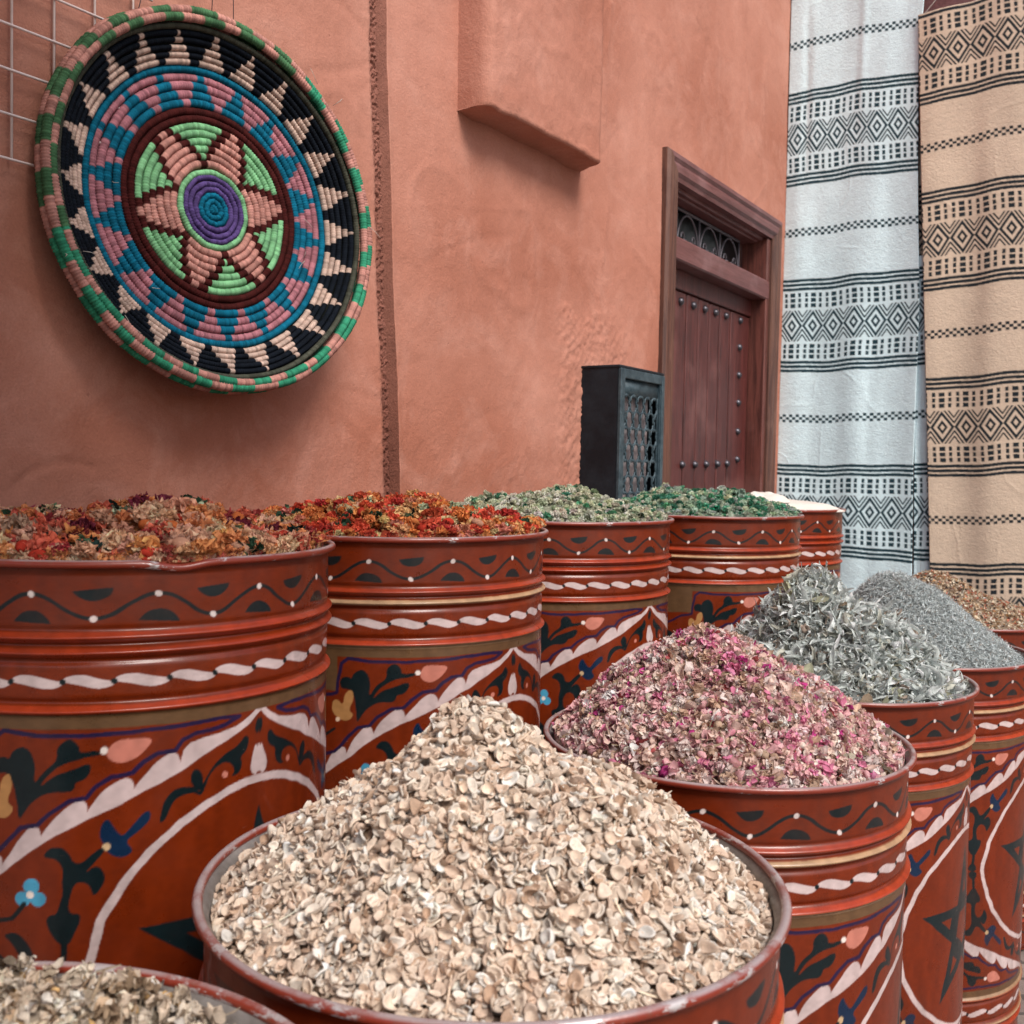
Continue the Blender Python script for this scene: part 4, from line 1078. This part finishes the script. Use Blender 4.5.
def heap_leaves():
    h = Heap(cone(.200, -.045, tip=.08, lump=.02, seed=3, ecc=(-.05, 0)), .272, 3); g = h.rng
    h.base((.36, .36, .33), .012)
    tb = [(5, (.66, .71, .68)), (3.4, (.76, .81, .78)), (1.6, (.52, .52, .45)), (1.4, (.86, .90, .88)), (.7, (.40, .32, .26)), (.3, (.46, .46, .32))]
    for N, lo, hi, s, tl in ((1900, -.008, .004, .8, .6), (2300, .0, .014, 1.0, .8), (1000, .008, .026, 1.15, .9)):
        P, n_ = h.scatter(N, (lo, hi), centre_bias=.55); sz = g.uniform(.45, 1.2, N) * s
        h.put(patches(P, tilt(n_, tl, g), .031 * sz, .0038 * sz * g.uniform(.4, 1.6, N), 14, 4, leafp, g.normal(0, 2.1, N), g.normal(0, 1.8, N), g.normal(1.1, .8, N), .034, pick(g, N, tb), g, .10))
    N = 3200; P, n_ = h.scatter(N, (-.002, .014)); h.put(patches(P, tilt(n_, .9, g), g.uniform(.006, .016, N), g.uniform(.0008, .0026, N), 6, 3, leafp, g.normal(0, 1.5, N), g.normal(0, 1.5, N), 1.0, .06, pick(g, N, tb), g, .12))
    N = 26; P, n_ = h.scatter(N, (.010, .026)); h.put(patches(P, tilt(n_, .4, g), g.uniform(.022, .034, N), g.uniform(.008, .013, N), 10, 5, leafp, g.normal(0, .6, N), g.normal(0, .4, N), g.normal(.5, .3, N), .02, pick(g, N, [(1, (.36, .27, .19)), (1, (.40, .40, .28))]), g, .06))
    x, y, z = DF[3][:3]; h.build('sage_leaf_heap', 'tangled heap of long curled grey green sage leaves', 'dried leaves', x, y, z, M_DRIED)
def heap_herb():
    h = Heap(cone(.190, -.034, tip=.10, lump=.007, seed=4, ecc=(-.06, 0)), .276, 4); g = h.rng
    h.base((.34, .36, .35), .004)
    tb = [(5, (.62, .675, .67)), (3, (.70, .76, .76)), (1.2, (.50, .52, .50)), (.8, (.80, .87, .87)), (.4, (.42, .36, .31))]
    for N, lo, hi in ((8000, -.002, .003), (9000, .001, .007), (2500, .005, .011)):
        P, n_ = h.scatter(N, (lo, hi)); h.put(patches(P, tilt(n_, .6, g), g.uniform(.005, .015, N), g.uniform(.0006, .0013, N), 6, 3, leafp, g.normal(0, 1.5, N), g.normal(0, .8, N), 1.2, .03, pick(g, N, tb), g, .1))
    x, y, z = DF[4][:3]; h.build('herb_heap', 'smooth cone of fine grey dried herb clippings', 'dried herb', x, y, z, M_DRIED)
def heap_mix():
    h = Heap(cone(.140, -.010, tip=.08, lump=.006, seed=5, ecc=(-.13, 0)), .276, 5); g = h.rng
    h.base((.45, .34, .25), .004)
    tb = [(5, (.78, .64, .47)), (1.7, (.60, .22, .15)), (1.2, (.56, .40, .26)), (2.4, (.84, .76, .62)), (1.0, (.10, .09, .08)), (1, (.52, .30, .14))]
    for N, lo, hi in ((3500, -.002, .003), (3800, .002, .009)):
        P, n_ = h.scatter(N, (lo, hi)); h.put(patches(P, tilt(n_, .7, g), g.uniform(.004, .009, N), g.uniform(.0018, .0038, N), 4, 4, oval, g.normal(0, .8, N), g.normal(0, .6, N), .8, .1, pick(g, N, tb), g, .1))
    x, y, z = DF[5][:3]; h.build('spice_mix_heap', 'mound of coarse red, black and beige spice mix below the sand rug', 'spice mix', x, y, z, M_DRIED)
def heap_potpourri(i, seed, label, tb, N1, r0, r1, dome, greens=None, name='potpourri_heap', cat='potpourri', extra=0):
    x, y, z = DB[i][:3]
    h = Heap(cone(dome, -.003, tip=.22, lump=.012, seed=seed), .2755, seed); g = h.rng
    h.base(tuple(np.array(tb[0][1]) * .5), .003)
    P, n_ = h.scatter(N1, (-.004, .008)); blossoms(h, P, n_, g.uniform(r0, r1, N1), 75, tb, g)
    Ne = int(N1 * .7); P, n_ = h.scatter(Ne, (-.002, .006), centre_bias=.03); blossoms(h, P, n_, g.uniform(r0 * .7, r0, Ne), 45, tb, g)
    N = N1 // 2; P, n_ = h.scatter(N, (.004, .016)); blossoms(h, P, n_, g.uniform(r0 * .7, r1 * .95, N), 75, tb, g)
    if greens:
        N = N1 // 9; P, n_ = h.scatter(N, (.004, .014)); clusters(h, P, n_, g.uniform(r0 * .6, r1 * .8, N), 30, greens, g, .36, .25, 3, 3, .8, .4)
    if extra:
        P, n_ = h.scatter(extra, (.002, .014)); h.put(ellipsoids(P, n_, g.uniform(r0 * .7, r1 * .75, extra), g.uniform(r0 * .45, r0 * .7, extra), pick(g, extra, [(1, (.62, .33, .22)), (.8, (.50, .05, .03)), (.6, (.60, .16, .05))]), g, 7, 9, .05, .03))
    h.build(name, label, cat, x, y, z, M_DRIED)
def heap_flowers():
    h = Heap(cone(.006, -.026, tip=.25, lump=.016, seed=9, ecc=(-.02, 0)), .272, 9); g = h.rng
    hf0 = h.hf; h.hf = lambda x, y: hf0(x, y) + np.clip(-x, 0, .3) * .12 + np.clip(y, 0, .3) * .08 - np.clip(x - .02, 0, .3) * .10
    h.base((.40, .33, .25), .006)
    tb = [(4, (.66, .54, .42)), (3, (.76, .66, .54)), (1.2, (.50, .36, .24)), (.8, (.42, .34, .25)), (.9, (.68, .44, .20)), (.9, (.84, .78, .70))]
    N = 900; P, n_ = h.scatter(N, (-.002, .010)); clusters(h, P, n_, g.uniform(.006, .011, N), 12, tb, g, .6, .25, 4, 3, .9)
    N = 3600; P, n_ = h.scatter(N, (-.002, .010)); h.put(patches(P, tilt(n_, .7, g), g.uniform(.003, .008, N), g.uniform(.002, .005, N), 4, 4, oval, g.normal(0, .9, N), g.normal(0, .7, N), .6, .12, pick(g, N, tb), g, .1))
    N = 420; P, n_ = h.scatter(N, (.002, .016)); h.put(patches(P, tilt(n_, .7, g), g.uniform(.006, .018, N), g.uniform(.0006, .0013, N), 6, 3, strip, g.normal(0, .8, N), .5, .8, .02, pick(g, N, [(1, (.42, .32, .22)), (1, (.55, .45, .34))]), g))
    N = 60; P, n_ = h.scatter(N, (.006, .014)); h.put(ellipsoids(P, n_, .0055, .0050, pick(g, N, [(1, (.62, .38, .13))]), g, 6, 8, .1, .1))
    x, y, z = DF[0][:3]; h.build('dried_flower_heap', 'blurred mix of beige dried flower heads and twigs, bottom left corner', 'dried flowers', x, y, z, M_DRIED)
heap_pods(); heap_rose(); heap_leaves(); heap_herb(); heap_mix(); heap_flowers()
OR = [(4, (.86, .34, .14)), (1.8, (.72, .17, .11)), (3.4, (.90, .52, .34)), (.9, (.44, .07, .07)), (1.1, (.78, .54, .32)), (1.9, (.78, .40, .28)), (.5, (.22, .04, .06))]
RD = [(3, (.78, .13, .07)), (3, (.86, .30, .10)), (2, (.88, .48, .22)), (1.2, (.52, .06, .05)), (1.2, (.70, .26, .18)), (.7, (.70, .54, .3))]
GR = [(2, (.035, .075, .045)), (1.2, (.10, .16, .09)), (1, (.40, .46, .30)), (.8, (.02, .04, .035))]
heap_potpourri(0, 31, 'orange, rust and cream potpourri with dark green tufts, in the nearest wall drum', OR, 330, .0145, .0235, .034, GR, extra=90)
heap_potpourri(1, 32, 'bright red and orange potpourri in the second wall drum', RD, 420, .013, .0205, .036, GR, extra=120)
heap_potpourri(2, 33, 'pale sage green dried buds in the middle wall drum', [(3.4, (.72, .74, .55)), (2.6, (.55, .60, .42)), (2.4, (.82, .80, .66)), (.6, (.22, .28, .17)), (.6, (.12, .34, .20))], 900, .007, .0125, .048, [(1, (.05, .20, .12)), (1, (.03, .05, .03))], 'bud_heap', 'dried buds')
heap_potpourri(3, 34, 'vivid green and grey dried buds in the drum before the door', [(2.4, (.14, .44, .26)), (1.0, (.07, .24, .15)), (2.6, (.52, .64, .48)), (2.2, (.48, .56, .48)), (1.6, (.70, .74, .55))], 900, .007, .0130, .050, [(1, (.03, .25, .14)), (1, (.02, .05, .03))], 'bud_heap', 'dried buds')

# white cloths over the last drum
def cloth(name, label, cx, cy, z, rx, ry, hgt, seed, rot=0):
    rng = np.random.default_rng(seed); k, m = 36, 80
    r = np.linspace(0, 1, k)[:, None]; a = np.linspace(0, 2 * math.pi, m, endpoint=False)[None]
    edge = 1 + .10 * np.sin(3 * a + seed) + .06 * np.sin(7 * a)
    x = rx * r * edge * np.cos(a); y = ry * r * edge * np.sin(a)
    zz = hgt * (1 - r ** 3.5) + .005 * vnoise(k, m, 4, 7, rng, True) * (r > .05) + .002 * vnoise(k, m, 9, 20, rng, True) * (r > .1)
    V = np.stack([x * math.cos(rot) - y * math.sin(rot), x * math.sin(rot) + y * math.cos(rot), zz + 0 * x], -1).reshape(-1, 3)
    me = mesh_np(name, V, grid_faces(k, m, wrap_v=True)); o = link(name, me, M_LINEN)
    o.location = (cx, cy, z); s = o.modifiers.new('t', 'SOLIDIFY'); s.thickness = .006; s.offset = -1
    tag(o, label, 'cloth')
M_LINEN = mat_plain('cream_linen', (.66, .62, .56), .9, 0, .5, .15, 20)
cloth('white_cloth', 'cream white cloth bulging inside the farthest drum of the wall row', .836, 3.51, ZB - .008, .262, .262, .026, 3)
cloth('folded_cloth', 'flat folded white cloth lying over the rim behind the bright green buds', .775, 3.20, ZB + .024, .085, .075, .022, 5, .4)

# canvas added above the frame, out of view, to darken the near wall and drums
def make_added_shade():
    k, m = 40, 30; tt, pp = np.meshgrid(np.linspace(-2.6, .75, k), np.linspace(.03, 1.75, m), indexing='ij')
    zz = 3.12 - .22 * pp + .03 * np.sin(tt * 5) * pp + .012 * vnoise(k, m, 8, 5)
    V = tt[..., None] * D_ + (WALL - pp)[..., None] * N_ + np.stack([0 * zz, 0 * zz, zz], -1)
    root = tag(empty('added_shade_awning', tuple(W(-.9, 3.1))), 'sand coloured canvas added out of view to shade the near end of the stall', 'added_shade_awning')
    me = mesh_np('canvas', V, grid_faces(k, m)); o = link('canvas', me, mat_plain('added_shade_canvas', (.40, .27, .19), .9), root); o.matrix_parent_inverse = Matrix.Translation(root.location).inverted()
    s_ = o.modifiers.new('t', 'SOLIDIFY'); s_.thickness = .004
    b = MB(); b.tube([tuple(W(-2.6, 2.72, 1.76)), tuple(W(.75, 2.72, 1.76))], .016, 10); o = b.build('front_bar', M_IRON, root, True); o.matrix_parent_inverse = Matrix.Translation(root.location).inverted()
make_added_shade()

# ------------------------------------------------------------------ light
w = bpy.data.worlds.new('World'); scene.world = w; w.use_nodes = True
nt = w.node_tree; bg = nt.nodes['Background']
sky = nt.nodes.new('ShaderNodeTexSky'); sky.sky_type = 'NISHITA'; sky.sun_disc = False
SUN_DIR = Vector((.46, -.76, 1.0)).normalized()
el = math.asin(SUN_DIR.z); az = math.atan2(SUN_DIR.x, SUN_DIR.y)
sky.sun_elevation = el; sky.sun_rotation = az; sky.air_density = 1.0; sky.dust_density = 3.0; sky.ozone_density = 1.0
nt.links.new(sky.outputs[0], bg.inputs['Color']); bg.inputs['Strength'].default_value = .088
sl = bpy.data.lights.new('sun', 'SUN'); sl.energy = 2.0; sl.angle = R(24); sl.color = (1, .95, .90)
so = bpy.data.objects.new('sun', sl); col.objects.link(so); so.rotation_euler = SUN_DIR.to_track_quat('Z', 'Y').to_euler()

# ------------------------------------------------------------------ camera
cam = bpy.data.cameras.new('camera'); co = bpy.data.objects.new('camera', cam); col.objects.link(co); scene.camera = co
pitch, roll = R(2.46), .019
Fw = Vector((0, math.cos(pitch), -math.sin(pitch))); U0 = Vector((0, math.sin(pitch), math.cos(pitch))); R0 = Vector((1, 0, 0))
Rt = R0 * math.cos(roll) + U0 * math.sin(roll); Up = U0 * math.cos(roll) - R0 * math.sin(roll)
co.matrix_world = Matrix(((Rt.x, Up.x, -Fw.x, 0), (Rt.y, Up.y, -Fw.y, 0), (Rt.z, Up.z, -Fw.z, 1.37), (0, 0, 0, 1)))
cam.sensor_width = 36; cam.lens = 36; cam.clip_end = 300; cam.clip_start = .02
cam.dof.use_dof = True; cam.dof.focus_distance = 1.75; cam.dof.aperture_fstop = 36 / 1000 / .0028 if False else 10.0
scene.render.resolution_x = scene.render.resolution_y = 1024
scene.view_settings.view_transform = 'Standard'; scene.view_settings.look = 'None'
scene.view_settings.exposure = 0.85; scene.view_settings.gamma = 1
